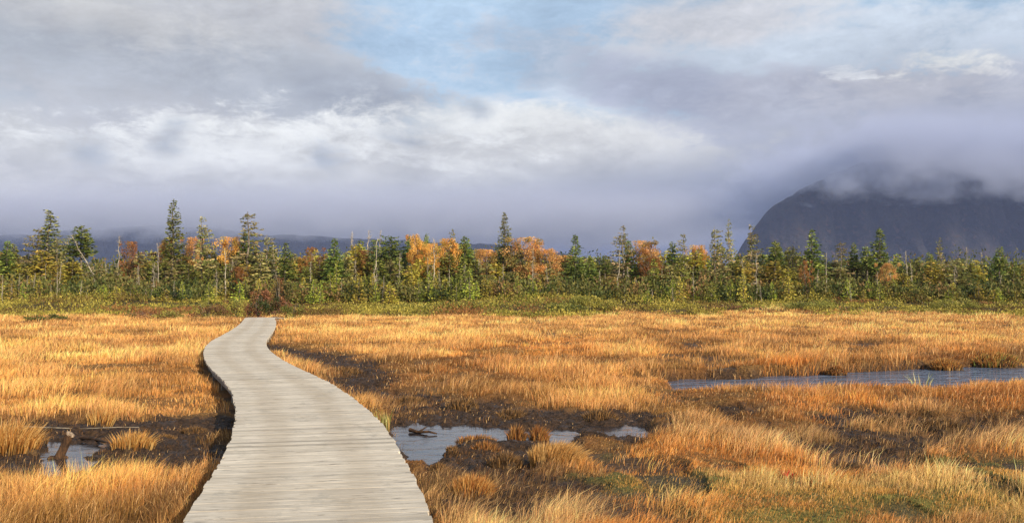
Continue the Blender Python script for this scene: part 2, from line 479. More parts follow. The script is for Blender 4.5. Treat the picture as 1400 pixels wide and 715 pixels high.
# ------------------------------------------------------------------ ground sheet (polar, fine in front)
def build_ground():
    az = np.concatenate([np.linspace(-PI, -0.70, 60, endpoint=False), np.linspace(-0.70, 0.70, 900), np.linspace(0.70, PI, 61)[1:-1]])
    r = np.concatenate([np.geomspace(1.2, 4, 20, endpoint=False), np.geomspace(4, 75, 640, endpoint=False),
                        np.geomspace(75, 160, 60, endpoint=False), np.geomspace(160, 9000, 30)])
    A, R = np.meshgrid(az, r)
    X = np.sin(A) * R; Y = np.cos(A) * R
    Zn = zones(X, Y)
    H = height(X, Y, Zn)
    na, nr = len(az), len(r)
    V = np.stack([X, Y, H], -1).reshape(-1, 3)
    i = np.arange(nr - 1)[:, None]; j = np.arange(na)[None, :]
    j2 = (j + 1) % na
    Fq = np.stack([i * na + j, (i + 1) * na + j, (i + 1) * na + j2, i * na + j2], -1).reshape(-1, 4)
    c = len(V); V = np.vstack([V, [[0, 0, 0.05]]])
    jj = np.arange(na)
    Ft = np.stack([np.full(na, c), jj, (jj + 1) % na], -1)
    Fq = Fq[:, ::-1]; Ft = Ft[:, ::-1]
    mask = np.zeros((len(V), 3))
    mask[:-1, 0] = np.clip(Zn['mud'] + Zn['pond'] + Zn['holes'] * .8 + sstep(-.14, 0.0, Zn['stream']), 0, 1).ravel()
    mask[:-1, 1] = sstep(-0.5, 0.6, sdf(MOSS, X, Y) + Zn['n1'] * 3).ravel()
    mask[:-1, 2] = sstep(74, 92, Y).ravel()
    m, t = new_mat('bog_ground')
    at = t.node('ShaderNodeAttribute', attribute_name='Col').outputs['Color']
    s = t.node('ShaderNodeSeparateColor'); t.l.new(at, s.inputs[0])
    pos = t.node('ShaderNodeNewGeometry').outputs['Position']
    n1 = t.noise(pos, 3.0, 6, 0.6).outputs['Fac']; n2 = t.noise(pos, 22.0, 5, 0.65).outputs['Fac']; n3 = t.noise(pos, 0.6, 4).outputs['Fac']
    peat = t.mix(t.mr(n2, 0.3, 0.7), (0.011, 0.007, 0.005), (0.085, 0.048, 0.028))
    peat = t.mix(t.mr(n1, 0.55, 0.75, 0, 0.6), peat, (0.10, 0.055, 0.025))
    thatch = t.mix(t.mr(n2, 0.3, 0.75), (0.09, 0.045, 0.016), (0.34, 0.19, 0.06))
    thatch = t.mix(t.mr(n3, 0.4, 0.65, 0, 0.5), thatch, (0.26, 0.10, 0.028))
    moss = t.mix(t.mr(n2, 0.3, 0.7), (0.05, 0.05, 0.012), (0.22, 0.20, 0.05))
    c1 = t.mix(s.outputs[1], thatch, moss)
    c1 = t.mix(s.outputs[2], c1, t.mix(n1, (0.04, 0.045, 0.014), (0.10, 0.08, 0.03)))
    c1 = t.mix(s.outputs[0], c1, peat)
    rough = t.mr(s.outputs[0], 0, 1, 0.9, t.mr(n1, .35, .6, .48, .9))
    hh = t.math('ADD', n2, t.math('MULTIPLY', t.noise(pos, 70, 3).outputs['Fac'], 0.5))
    principled(t, c1, rough, bump(t, hh, 1.0, 0.06), 0.2)
    o = link('ground', mesh_np('ground', V, [Fq, Ft], m, mask, smooth=True))
    tag(o, 'peat and thatch ground of the open bog', None, None, 'structure')


build_ground()


# ------------------------------------------------------------------ water
def water_mat(name, base, ripple, rough, scale=(1, 1, 1), strength=0.3):
    m, t = new_mat(name)
    pos = t.node('ShaderNodeNewGeometry').outputs['Position']
    v = t.mapping(pos, scale)
    n = t.noise(v, ripple, 4, 0.55, 0.4).outputs['Fac']
    principled(t, base, rough, bump(t, n, strength, 0.05 if strength < .5 else .30), 0.5, IOR=1.33)
    return m


def water(name, poly, z, mat, grow, label):
    P = np.asarray(poly); c = P.mean(0)
    # grow outward along the vertex normals, the banks hide the rim
    q = []
    n = len(P)
    area = np.sum(P[:, 0] * np.roll(P[:, 1], -1) - np.roll(P[:, 0], -1) * P[:, 1])
    sgn = 1 if area > 0 else -1
    for i in range(n):
        a, b, d = P[i - 1], P[i], P[(i + 1) % n]
        t = (d - a); t = t / (np.hypot(*t) + 1e-9)
        q.append(b + sgn * grow * np.array([t[1], -t[0]]))
    me = bpy.data.meshes.new(name)
    me.from_pydata([(x, y, z) for x, y in q], [], [list(range(n)) if sgn > 0 else list(range(n))[::-1]])
    me.materials.append(mat)
    o = link(name, me)
    tag(o, label, None, None, 'structure')


m_stream = water_mat('stream_water', (0.075, 0.10, 0.155), 2.2, 0.09, (0.7, 1.1, 1), 1.0)
m_pond = water_mat('pond_water', (0.022, 0.020, 0.022), 2.5, 0.10, (1, 1.6, 1), 0.22)
water('stream', STREAM, -0.085, m_stream, 0.6, 'blue rippled stream crossing the bog on the right')
water('bog_pool', WAT_R, -0.028, m_pond, 0.7, 'still pale pool beside the right edge of the boardwalk')
water('bog_pool', WAT_R2, -0.029, m_pond, 0.7, 'thin strip of still water right of the pale pool')
water('bog_pool', WAT_R3, -0.030, m_pond, 0.7, 'narrow sliver of water at the right end of the mud')
water('bog_pool', np.vstack([WAT_L]), -0.028, m_pond, 0.9, 'shallow pool around the leaning stump on the left')


# ------------------------------------------------------------------ boardwalk
def wood_mat(name, dark=1.0):
    m, t = new_mat(name)
    uv = t.node('ShaderNodeUVMap', uv_map='UVMap').outputs[0]
    pk = t.node('ShaderNodeAttribute', attribute_name='Col').outputs['Color']
    s = t.node('ShaderNodeSeparateColor'); t.l.new(pk, s.inputs[0])
    off = t.node('ShaderNodeCombineXYZ'); t.l.new(t.math('MULTIPLY', s.outputs[0], 37.0), off.inputs[0]); t.l.new(t.math('MULTIPLY', s.outputs[1], 19.0), off.inputs[2])
    va = t.node('ShaderNodeVectorMath', operation='ADD'); t.l.new(uv, va.inputs[0]); t.l.new(off.outputs[0], va.inputs[1])
    grain = t.noise(t.mapping(va.outputs[0], (3.5, 42, 1)), 1.0, 6, 0.65, 0.6).outputs['Fac']
    fineg = t.noise(t.mapping(va.outputs[0], (7, 260, 1)), 1.0, 4, 0.6).outputs['Fac']
    blot = t.noise(t.mapping(uv, (1.3, 0.6, 1)), 1.0, 5, 0.6).outputs['Fac']
    scar = t.noise(t.mapping(va.outputs[0], (3.2, 26, 1), (7, 3, 0)), 1.0, 4, 0.62, 0.3).outputs['Fac']
    a = tuple(dark * c for c in (0.37, 0.325, 0.265)); b = tuple(dark * c for c in (0.60, 0.54, 0.455))
    c = t.mix(t.mr(grain, 0.30, 0.68), a, b)
    c = t.mix(t.math('MULTIPLY', t.mr(fineg, 0.52, 0.8), 0.45), c, (0.20, 0.17, 0.14))
    c = t.mix(t.mr(blot, 0.5, 0.72, 0, 0.35), c, (0.33, 0.27, 0.19))
    c = t.mix(t.mr(t.noise(t.mapping(uv, (2.4, 1.1, 1), (9, 4, 0)), 1.0, 6, .7).outputs['Fac'], .54, .70, 0, .45), c, (0.20, 0.19, 0.165))
    tone = t.math('MULTIPLY', t.mr(s.outputs[0], 0, 1, 0.82, 1.08, smooth=False), t.mr(s.outputs[1], .88, .99, 1.0, .72))
    br = t.node('ShaderNodeVectorMath', operation='SCALE'); t.l.new(c, br.inputs[0]); t.l.new(tone, br.inputs['Scale'])
    c = t.mix(t.mr(scar, 0.60, 0.66, 0, 0.85), br.outputs[0], (0.10, 0.08, 0.065))
    sxy = t.node('ShaderNodeSeparateXYZ'); t.l.new(uv, sxy.inputs[0])
    wob = t.noise(t.mapping(uv, (.8, .5, 1), (4, 0, 0)), 1.0, 4, .6).outputs['Fac']
    au = t.math('ABSOLUTE', t.math('ADD', sxy.outputs[0], t.math('MULTIPLY', t.math('SUBTRACT', wob, .5), .5)))
    lane = t.math('MULTIPLY', t.mr(au, .12, .34), t.mr(au, .66, .44))
    c = t.mix(t.math('MULTIPLY', lane, .35), c, (0.31, 0.25, 0.18))
    principled(t, c, 0.78, bump(t, t.math('ADD', grain, t.math('MULTIPLY', t.mr(scar, .66, .70), -1.2)), 0.12, 0.002), 0.3)
    return m


def build_walk():
    root = empty('boardwalk', (float(bcx[0]), float(bcy[0]), 0.0))
    tag(root, 'weathered grey plank boardwalk winding across the golden bog', 'boardwalk')
    ox, oy = float(bcx[0]), float(bcy[0])
    V = []; Fc = []; C = []; UV = []
    pitch = 0.142; n = int(sarc[-1] / pitch)
    rr = random.Random(3)
    for k in range(n):
        s0 = k * pitch; sm = s0 + pitch / 2
        x, y, dx, dy = path_at(sm)
        L = math.hypot(dx, dy); dx /= L; dy /= L
        drop = 0.0
        if y > 63.5: drop = 0.05 * (y - 63.5)
        z = DZ - drop + rr.gauss(0, 0.0005)
        tilt = rr.gauss(0, 0.0008)
        hw = WALK_W / 2 + rr.gauss(0, 0.008)
        # each plank follows the local fan of the curve so gaps stay even
        xa, ya, ax, ay = path_at(s0 + 0.0036); xb, yb, bx, by = path_at(s0 + pitch - 0.0036)
        r0, r1 = rr.random(), rr.random()
        base = len(V)
        ang = rr.gauss(0, 0.0015)
        ts = (-1.0, -0.5, 0.0, 0.5, 1.0)
        sag = [rr.gauss(0, .0004) for _ in ts]
        ch = 0.0009
        for ti, tq in enumerate(ts):
            for (qx, qy, ux, uy, e) in ((xa, ya, ax, ay, -1), (xb, yb, bx, by, 1)):
                l = math.hypot(ux, uy)
                nx, ny = uy / l, -ux / l
                P = np.array([qx + nx * hw * tq, qy + ny * hw * tq])
                tdx, tdy = ux / l * e, uy / l * e
                zz = z + tilt * tq + sag[ti]
                V.append((P[0] - tdx * ch - ox, P[1] - tdy * ch - oy, zz)); UV.append((tq * hw, s0 + (ch if e < 0 else pitch - ch)))
                V.append((P[0] - ox, P[1] - oy, zz - ch)); UV.append((tq * hw, s0 if e < 0 else s0 + pitch))
                V.append((P[0] - ox, P[1] - oy, zz - 0.045)); UV.append((tq * hw, s0 - .04 if e < 0 else s0 + pitch + .04))
                for _ in range(3): C.append((r0, r1, 0))
        for ti in range(len(ts) - 1):
            a = base + ti * 6; b = a + 6
            # order in ring: a0 top, a1 edge, a2 bottom (near) ; a3 top, a4 edge, a5 bottom (far)
            ring = [2, 1, 0, 3, 4, 5]
            for q in range(5):
                Fc.append((a + ring[q], a + ring[q + 1], b + ring[q + 1], b + ring[q]))
            Fc.append((a + 5, a + 2, b + 2, b + 5))
        a = base; b = base + (len(ts) - 1) * 6
        Fc.append((a + 2, a + 5, a + 4, a + 3)); Fc.append((a + 2, a + 3, a + 0, a + 1))
        Fc.append((b + 3, b + 4, b + 5, b + 2)); Fc.append((b + 1, b + 0, b + 3, b + 2))
    mat = wood_mat('weathered_wood')
    Fa = np.array(Fc)[:, ::-1]
    me = mesh_np('plank_deck', V, [Fa], mat, np.array(C))
    uvl = me.uv_layers.new(name='UVMap')
    li = np.empty(len(me.loops), np.int32); me.loops.foreach_get('vertex_index', li)
    uvl.data.foreach_set('uv', np.array(UV, np.float32)[li].ravel())
    link('plank_deck', me, root)
    dark = wood_mat('weathered_beam', 0.55)
    # two side beams and one middle beam under the planks
    for off in (-0.78, 0.0, 0.78):
        V = []; Fq = []; uv = []
        S = np.arange(0, sarc[-1], 0.25)
        for i, s in enumerate(S):
            x, y, dx, dy = path_at(s); l = math.hypot(dx, dy); nx, ny = dy / l, -dx / l
            drop = max(0, 0.05 * (y - 63.5)) if y > 63.5 else 0
            for (o_, z_) in ((-.022, DZ - .049), (.022, DZ - .049), (.022, DZ - .20), (-.022, DZ - .20)):
                V.append((x + nx * (off + o_) - ox, y + ny * (off + o_) - oy, z_ - drop)); uv.append((s, z_ + o_))
            if i:
                a = (i - 1) * 4; b = i * 4
                for q in range(4): Fq.append((a + q, a + (q + 1) % 4, b + (q + 1) % 4, b + q))
        me = mesh_np('beam', V, [np.array(Fq)], dark, np.full((len(V), 3), 0.4))
        u = me.uv_layers.new(name='UVMap'); li = np.empty(len(me.loops), np.int32); me.loops.foreach_get('vertex_index', li)
        u.data.foreach_set('uv', np.array(uv, np.float32)[li].ravel())
        link('beam', me, root)
    # sleepers (cross pieces) resting on the peat
    nsl = 24
    sl_me = None
    s_front = np.interp(6.5, cys, sarc)
    for k in range(nsl):
        s = s_front + k * 2.4
        if s > sarc[-1] - 1: break
        x, y, dx, dy = path_at(s)
        drop = max(0, 0.05 * (float(y) - 63.5)) if y > 63.5 else 0
        if sl_me is None:
            hx, hy, hz0, hz1 = 0.80, 0.07, -0.12, DZ - 0.203
            vs = [(sx_ * hx, sy * hy, z_) for z_ in (hz0, hz1) for sx_, sy in ((-1, -1), (1, -1), (1, 1), (-1, 1))]
            sl_me = mesh_np('sleeper', vs, [np.array([(0, 3, 2, 1), (4, 5, 6, 7), (0, 1, 5, 4), (1, 2, 6, 5), (2, 3, 7, 6), (3, 0, 4, 7)])], dark, np.full((8, 3), 0.3))
            u = sl_me.uv_layers.new(name='UVMap')
            for q, l_ in enumerate(sl_me.loops): u.data[q].uv = (vs[l_.vertex_index][0], vs[l_.vertex_index][2] + vs[l_.vertex_index][1])
        o = link('sleeper', sl_me, root, (float(x) - ox, float(y) - oy, -drop)); o.rotation_euler = (0, 0, math.atan2(-dx, dy))


build_walk()

# ------------------------------------------------------------------ grass
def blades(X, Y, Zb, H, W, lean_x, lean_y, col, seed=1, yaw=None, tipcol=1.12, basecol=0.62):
    """vectorised curved grass blades -> verts, faces, colours"""
    n = len(X); r = np.random.default_rng(seed)
    if yaw is None: yaw = r.uniform(0, PI, n)
    wx, wy = np.cos(yaw) * W / 2, np.sin(yaw) * W / 2
    mz = Zb + H * 0.5; mxo, myo = lean_x * 0.28, lean_y * 0.28
    tz = Zb + H * np.sqrt(np.clip(1 - (np.hypot(lean_x, lean_y) / (H * 1.25 + 1e-6)) ** 2, 0.05, 1))
    V = np.empty((n, 5, 3), np.float32)
    V[:, 0] = np.stack([X - wx, Y - wy, Zb - 0.02], 1); V[:, 1] = np.stack([X + wx, Y + wy, Zb - 0.02], 1)
    V[:, 2] = np.stack([X + mxo + wx * .8, Y + myo + wy * .8, np.minimum(mz, Zb + (tz - Zb) * .62)], 1)
    V[:, 3] = np.stack([X + mxo - wx * .8, Y + myo - wy * .8, np.minimum(mz, Zb + (tz - Zb) * .62)], 1)
    V[:, 4] = np.stack([X + lean_x, Y + lean_y, tz], 1)
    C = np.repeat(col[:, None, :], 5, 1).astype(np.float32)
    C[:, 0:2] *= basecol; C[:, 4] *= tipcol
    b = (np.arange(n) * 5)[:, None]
    return V.reshape(-1, 3), b + np.array([[0, 1, 2, 3]]), b + np.array([[3, 2, 4]]), np.clip(C.reshape(-1, 3), 0, 0.95)


def pal(cols, idx): return np.array(cols)[idx]


m_grass = leaf_mat('dry_grass', 0.40, 0.0, 1.0, 0.55, 0.3)


def build_grass():
    K = 150000
    azr = 0.66
    n = K
    az = rng.uniform(-azr, azr, n)
    # tuft density falls as 1/d^1.75
    u = rng.uniform(0, 1, n); p = 0.25; d0, d1 = 3.6, 92.0
    d = (d0 ** p + u * (d1 ** p - d0 ** p)) ** (1 / p)
    X = np.sin(az) * d; Y = np.cos(az) * d
    Z = zones(X, Y)
    wd, side = walk_dist(X, Y)
    keep = (wd > WALK_W / 2 + 0.03) & (Z['stream'] < 0.05)
    edge_y = 81 + (fbm(X * 0.10, Y * 0 + 3, 12, 4) - 0.5) * 22
    left_edge = np.where(X < -6, 76 + (fbm(X * 0.15, Y * 0, 13, 3) - .5) * 10, edge_y)
    keep &= Y < left_edge
    dens = 1 - np.where(X < -3, 0.90, 0.62) * np.clip(Z['mud'] , 0, 1) - Z['pond'] * 1.5
    dens = dens * (1 - 0.9 * Z['holes']) * (0.45 + .55 * sstep(.26, .46, fbm(X * 2.6, Y * 1.9, 145, 2)))
    dens = np.where(Z['mf'] > .5, np.maximum(dens, 0.16), dens)
    keep &= rng.uniform(0, 1, n) < dens
    X, Y, az, d = X[keep], Y[keep], az[keep], d[keep]
    Z = zones(X, Y); wd, side = walk_dist(X, Y)
    nT = len(X)
    big = fbm(X * 0.22, Y * 0.16, 31, 3)            # broad patches
    med = fbm(X * 0.9, Y * 0.7, 41, 3)
    moss = sstep(-0.3, 0.8, sdf(MOSS, X, Y) + Z['n1'] * 3.5) * sstep(.40, .56, fbm(X * .9 + 4, Y * 1.1, 143, 3))
    tone_n = fbm(X * .55 + 3, Y * .30, 144, 4)
    brown_shade = sstep(-0.2, 0.35, sdf(BROWN_SHADE_L, X, Y) + Z['n1'])
    left = sstep(-1, -4, X)
    right = 1 - left
    fg_r = right * sstep(18, 13, Y)
    Ht = 0.04 + 0.22 * sstep(.25, .75, med) * (.5 + .8 * tone_n) + 0.02 * big
    Ht = Ht * (1 - .62 * Z['mudsoft'])
    Ht = Ht + left * sstep(15, 11.5, Y) * 0.12 * (1 - Z['mudsoft'])
    Ht = Ht + fg_r * sstep(0.42, 0.58, med) * 0.07 * (1 - moss)
    Ht = Ht * (1 - 0.55 * moss) * (1 - .30 * fg_r)
    Ht = Ht * (1 - .5 * sstep(-1.8, -.2, Z['stream']) * (Y < 24.3))
    Ht = Ht * (1 + 0.0 * d)
    Ht = Ht + .11 * sstep(-1.3, -.1, Z['stream']) * (Y > 22.5)
    near_w = 1 - sstep(WALK_W / 2 + .02, WALK_W / 2 + .5, wd)
    Ht = Ht * (1 - 0.6 * near_w * right) * (1 + .15 * near_w * left)
    # ---- colours (albedo)
    gold = np.array([0.81, 0.395, 0.11]); straw = np.array([0.88, 0.54, 0.23]); orange = np.array([0.66, 0.27, 0.060])
    rust = np.array([0.45, 0.17, 0.05]); brown = np.array([0.15, 0.075, 0.03]); green = np.array([0.30, 0.215, 0.055]); peat = np.array([0.07, 0.04, 0.022])
    def mixc(c, b, t): return c * (1 - t[:, None]) + b[None, :] * t[:, None]
    c = np.repeat(gold[None], nT, 0)
    mid = right * sstep(60, 25, Y)
    c = mixc(c, orange, mid * (0.35 + 0.65 * sstep(0.42, 0.62, big)))
    c = mixc(c, orange, left * sstep(.5, .7, big) * .45)
    c = mixc(c, straw, sstep(0.46, 0.62, med) * (0.30 + 0.6 * fg_r))
    c = mixc(c, rust, sstep(0.50, 0.38, med) * 0.5 * right * (1 - .5 * fg_r))
    c = mixc(c, brown, sstep(0.46, 0.33, med) * 0.42)
    streak = fbm(X * 0.16, Y * 0.55, 99, 4)
    c = mixc(c, brown, sstep(0.56, 0.66, streak) * 0.45)
    c = mixc(c, green, sstep(.62, .74, fbm(X * .3, Y * .3, 71, 3)) * 0.3)
    c = mixc(c, green, moss * 0.6)
    c = mixc(c, brown, np.clip(Z['mudsoft'] * 0.75, 0, 1))
    c = mixc(c, peat, np.clip(Z['mud'] * .6, 0, 1))
    c = mixc(c, brown, brown_shade * 0.85)  # brown tangle, with the shade beside the deck painted in
    Ht = Ht * (1 - .25 * brown_shade)
    clump = fbm(X * 2.6, Y * 1.9, 145, 2)
    c = c * ((0.62 + 0.76 * sstep(.25, .75, tone_n)) * (0.66 + 0.62 * sstep(.22, .7, clump)) * rng.uniform(.78, 1.22, nT))[:, None]
    Ht = Ht * (0.60 + 0.75 * sstep(.2, .75, clump))
    # ---- blades per tuft
    nb = rng.integers(8, 16, nT)
    rep = np.repeat(np.arange(nT), nb)
    N = len(rep)
    dd = d[rep]
    spread = (0.045 + 0.055 * rng.uniform(0, 1, nT))[rep] * (1 + dd / 22)
    gx = rng.normal(0, 1, N); gy = rng.normal(0, 1, N)
    bx = X[rep] + gx * spread; by = Y[rep] + gy * spread
    H = Ht[rep] * rng.uniform(0.45, 1.25, N)
    windx = (0.14 + 0.28 * fg_r + 0.7 * (fbm(X * .9, Y * .9, 8, 2) - .42) + rng.normal(0, .22, nT))[rep]
    windy = (-0.10 * fg_r + 0.7 * (fbm(X * .9, Y * .9, 9, 2) - .5) + rng.normal(0, .22, nT))[rep]
    nearl = (near_w * left)[rep]
    lx_ = H * (0.30 * gx * .6 + windx + rng.normal(0, 0.16, N) - 0.5 * nearl)
    ly_ = H * (0.30 * gy * .6 + windy + rng.normal(0, 0.16, N))
    L = np.hypot(lx_, ly_); mx = H * 1.05
    k = np.where(L > mx, mx / (L + 1e-9), 1); lx_ *= k; ly_ *= k
    W = np.maximum(0.0026, 0.00050 * dd) * rng.uniform(0.6, 1.3, N)
    col = c[rep] * rng.uniform(0.70, 1.30, (N, 1)) * (1 + rng.normal(0, 0.05, (N, 3)))
    # a few odd blades: pale, dark, red
    q = rng.uniform(0, 1, N)
    col[q < 0.08] = straw * 1.05; col[(q > 0.08) & (q < 0.16)] = brown * 1.3
    wd2, _ = walk_dist(bx, by)
    Zb2 = zones(bx, by)
    ok = (wd2 > WALK_W / 2 + 0.015) & (Zb2['stream'] < 0.09)
    # tips must not poke through the deck
    wd3, _ = walk_dist(bx + lx_, by + ly_)
    over = wd3 < WALK_W / 2 + 0.0
    lx_ = np.where(over, lx_ * 0.15, lx_); ly_ = np.where(over, ly_ * 0.15, ly_)
    sel = np.where(ok)[0]
    bx, by, H, W, lx_, ly_, col = bx[sel], by[sel], H[sel], W[sel], lx_[sel], ly_[sel], col[sel]
    zb = height(bx, by, {k: v[sel] for k, v in Zb2.items()})
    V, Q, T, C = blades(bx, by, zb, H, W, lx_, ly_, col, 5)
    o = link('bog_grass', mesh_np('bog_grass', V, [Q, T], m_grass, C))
    tag(o, 'golden and rust autumn bog grass covering the open fen', 'grass', None, 'stuff')
    print('grass blades', len(bx))


build_grass()


# ------------------------------------------------------------------ individual tussocks, sedge clumps
def gz(x, y):
    return float(height(np.array([x]), np.array([y]))[0])


def tussock(name, px, py, wpx, hgt, label, cat, cols, n=500, mound=0.5, lean=(0.15, 0), upright=False, zb=0.0, group=None, bw=None):
    x, y = on_plane(px, py, zb); x, y = float(x), float(y)
    d = math.hypot(x, y); R = wpx / 2 * d / F
    z0 = gz(x, y)
    z0 = max(z0, -0.06)
    root = empty(name, (x, y, z0)); tag(root, label, cat, group)
    r = np.random.default_rng(int(px * 7 + py))
    # mound: lumpy dome of peat and roots
    mh = hgt * mound
    if mh > 0.01:
        na, nr = 28, 8
        V = [(0, 0, mh)]; Fq = []; 
        for i in range(1, nr + 1):
            for j in range(na):
                a = 2 * PI * j / na; t = i / nr
                rad = R * t * (1 + 0.16 * math.sin(3 * a + px) + 0.10 * math.sin(7 * a + py) + r.normal(0, .02))
                V.append((rad * math.cos(a), rad * math.sin(a) * .8, mh * math.cos(t * PI / 2) ** .75 * (1 + r.normal(0, .06)) - (0.10 if i == nr else 0)))
        T = [(0, 1 + j, 1 + (j + 1) % na) for j in range(na)]
        for i in range(nr - 1):
            for j in range(na):
                a = 1 + i * na; b = a + na
                Fq.append((a + j, b + j, b + (j + 1) % na, a + (j + 1) % na))
        link('root_mound', mesh_np('root_mound', V, [np.array(T), np.array(Fq)], m_mound, None, smooth=True), root)
    th = r.uniform(0, 2 * PI, n); rr_ = R * np.sqrt(r.uniform(0, 1, n))
    bx = rr_ * np.cos(th); by = rr_ * np.sin(th) * .8
    zb_ = mh * np.cos(np.clip(rr_ / R, 0, .98) * PI / 2) ** .75 - 0.02
    H = hgt * r.uniform(0.5, 1.1, n) * (1 if mound < .4 else .7 if mound < .65 else .5)
    sp = 0.10 if upright else 0.55
    lx_ = H * (sp * bx / R + lean[0] + r.normal(0, .12, n)); ly_ = H * (sp * by / R + lean[1] + r.normal(0, .12, n))
    ci = r.integers(0, len(cols), n); col = np.array(cols)[ci] * r.uniform(.75, 1.25, (n, 1))
    W = np.full(n, bw or max(0.0035, 0.0009 * d)) * r.uniform(.7, 1.3, n)
    V, Q, T2, C = blades(bx, by, zb_, H, W, lx_, ly_, col, int(px))
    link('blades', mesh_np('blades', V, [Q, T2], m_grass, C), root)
    return root


m_mound, t = new_mat('peat_mound')
pos = t.node('ShaderNodeNewGeometry').outputs['Position']
nz_ = t.noise(pos, 18, 5, .65).outputs['Fac']
principled(t, t.mix(t.mr(nz_, .35, .7), (0.02, 0.013, 0.01), (0.13, 0.075, 0.03)), 0.9, bump(t, nz_, 1.0, 0.05))

GOLD = [(0.60, 0.32, 0.085), (0.66, 0.42, 0.15), (0.48, 0.22, 0.06)]
RUST = [(0.42, 0.18, 0.05), (0.30, 0.12, 0.04), (0.50, 0.26, 0.08), (0.14, 0.08, 0.035)]
DUN = [(0.22, 0.12, 0.05), (0.36, 0.2, 0.08), (0.12, 0.07, 0.03)]
GRN = [(0.42, 0.42, 0.12), (0.55, 0.52, 0.20), (0.30, 0.34, 0.08)]
tussock('grass_tussock', 182, 616, 52, 0.20, 'low golden grass tussock in the left mud, right of the leaning stump', 'grass tussock', GOLD, 420, .35)
tussock('grass_tussock', 8, 618, 74, 0.34, 'tall golden tussock at the left photo edge, beside the stump pool', 'grass tussock', GOLD, 1100, .35)
tussock('grass_tussock', 48, 606, 30, 0.13, 'small brown tussock at the left rim of the stump pool', 'grass tussock', DUN, 220, .5)
tussock('grass_tussock', 137, 584, 30, 0.22, 'small tuft of golden grass at the top edge of the left mud', 'grass tussock', GOLD, 200, .3)
tussock('grass_tussock', 652, 601, 56, 0.13, 'flat rust tussock at the right shore of the pale pool', 'grass tussock', RUST, 520, .5)
tussock('grass_tussock', 706, 598, 24, 0.22, 'pointed rust tussock between the pool and the thin water strip', 'grass tussock', RUST, 300, .6)
tussock('grass_tussock', 736, 598, 26, 0.22, 'pointed rust tussock just right of another, by the water strip', 'grass tussock', RUST, 300, .6)
tussock('grass_tussock', 664, 618, 38, 0.16, 'rust tussock on dark mud below the flat shore tussock', 'grass tussock', RUST, 420, .55)
tussock('grass_tussock', 645, 682, 58, 0.20, 'bright orange tussock with dark underside nearest the boardwalk foreground', 'grass tussock', [(0.52, 0.24, 0.06), (0.40, 0.17, 0.05), (0.58, 0.34, 0.11)], 900, .55)
tussock('grass_tussock', 618, 622, 17, 0.09, 'tiny dun tussock standing in the mud right of the pool', 'grass tussock', DUN, 150, .5)
tussock('grass_tussock', 762, 640, 74, 0.27, 'wide wind-combed straw tussock at the right edge of the mud', 'grass tussock', [(0.66, 0.42, 0.16), (0.58, 0.32, 0.10), (0.5, 0.28, .09)], 1500, .4, (0.35, -.05))
tussock('grass_tussock', 1292, 501, 40, 0.26, 'round brown tussock on the far stream bank', 'grass tussock', RUST + GOLD, 1300, .8, (.1, -.1))
tussock('grass_tussock', 1362, 497, 62, 0.34, 'largest round olive tussock on the far stream bank, near the right edge', 'grass tussock', RUST + GOLD + GRN[2:], 1700, .8, (.1, -.1))
tussock('grass_tussock', 1143, 508, 28, 0.2, 'small rust tussock overhanging the far stream bank', 'grass tussock', RUST, 500, .8, (.0, -.1))
tussock('sedge_clump', 523, 588, 20, 0.34, 'upright green and yellow sedge beside the right edge of the boardwalk', 'sedge', GRN + [(0.62, 0.4, 0.14)], 60, 0, (-.12, 0), True, bw=.012)
tussock('sedge_clump', 1258, 528, 24, 0.40, 'pale green sedge spray standing on the near bank of the stream', 'sedge', [(0.60, 0.58, 0.30), (0.66, 0.6, 0.34), (0.4, 0.44, 0.14)], 18, 0, (-.1, 0), False, bw=.026)

RED = [(0.62, 0.04, 0.03), (0.5, 0.10, 0.05), (0.30, 0.20, 0.06)]
tussock('bog_plant', 1078, 667, 16, 0.10, 'small red-leaved bog plant in the right foreground, left one of two', 'bog plant', RED, 46, .2, (0, 0), bw=.02)
tussock('bog_plant', 1127, 672, 18, 0.10, 'small red-leaved bog plant in the right foreground, right one of two', 'bog plant', RED, 46, .2, (0, 0), bw=.02)
DK = [(0.10, 0.06, 0.03), (0.22, 0.12, 0.05), (0.34, 0.19, 0.07)]
for i_, (px_, py_, w_, h_, t_) in enumerate([
        (690, 640, 46, .16, 'dark brown hummock in the peat left of the wind-combed tussock'),
        (600, 648, 26, .10, 'low dark hummock in the peat just right of the boardwalk'),
        (632, 560, 44, .16, 'brown hummock on the far rim of the pale pool'),
        (700, 571, 52, .17, 'brown hummock on the far rim of the thin water strip'),
        (820, 575, 46, .17, 'brown hummock behind the narrow sliver of water'),
        (470, 512, 50, .20, 'brown hummock in the peat beside the boardwalk bend'),
        (560, 552, 46, .15, 'brown hummock in the peat above the sedge by the boardwalk'),
        (1290, 590, 60, .16, 'dark hummock in the bare patch of the right foreground bog'),
        (1215, 583, 50, .15, 'dark hummock at the left of the bare patch below the stream'),
        (265, 592, 34, .10, 'low brown hummock in the left mud near the boardwalk'),
        (225, 600, 26, .09, 'tiny brown hummock in the left mud right of the golden tussock')]):
    tussock('peat_hummock', px_, py_, w_, h_, t_, 'hummock', DK, 420, .6)


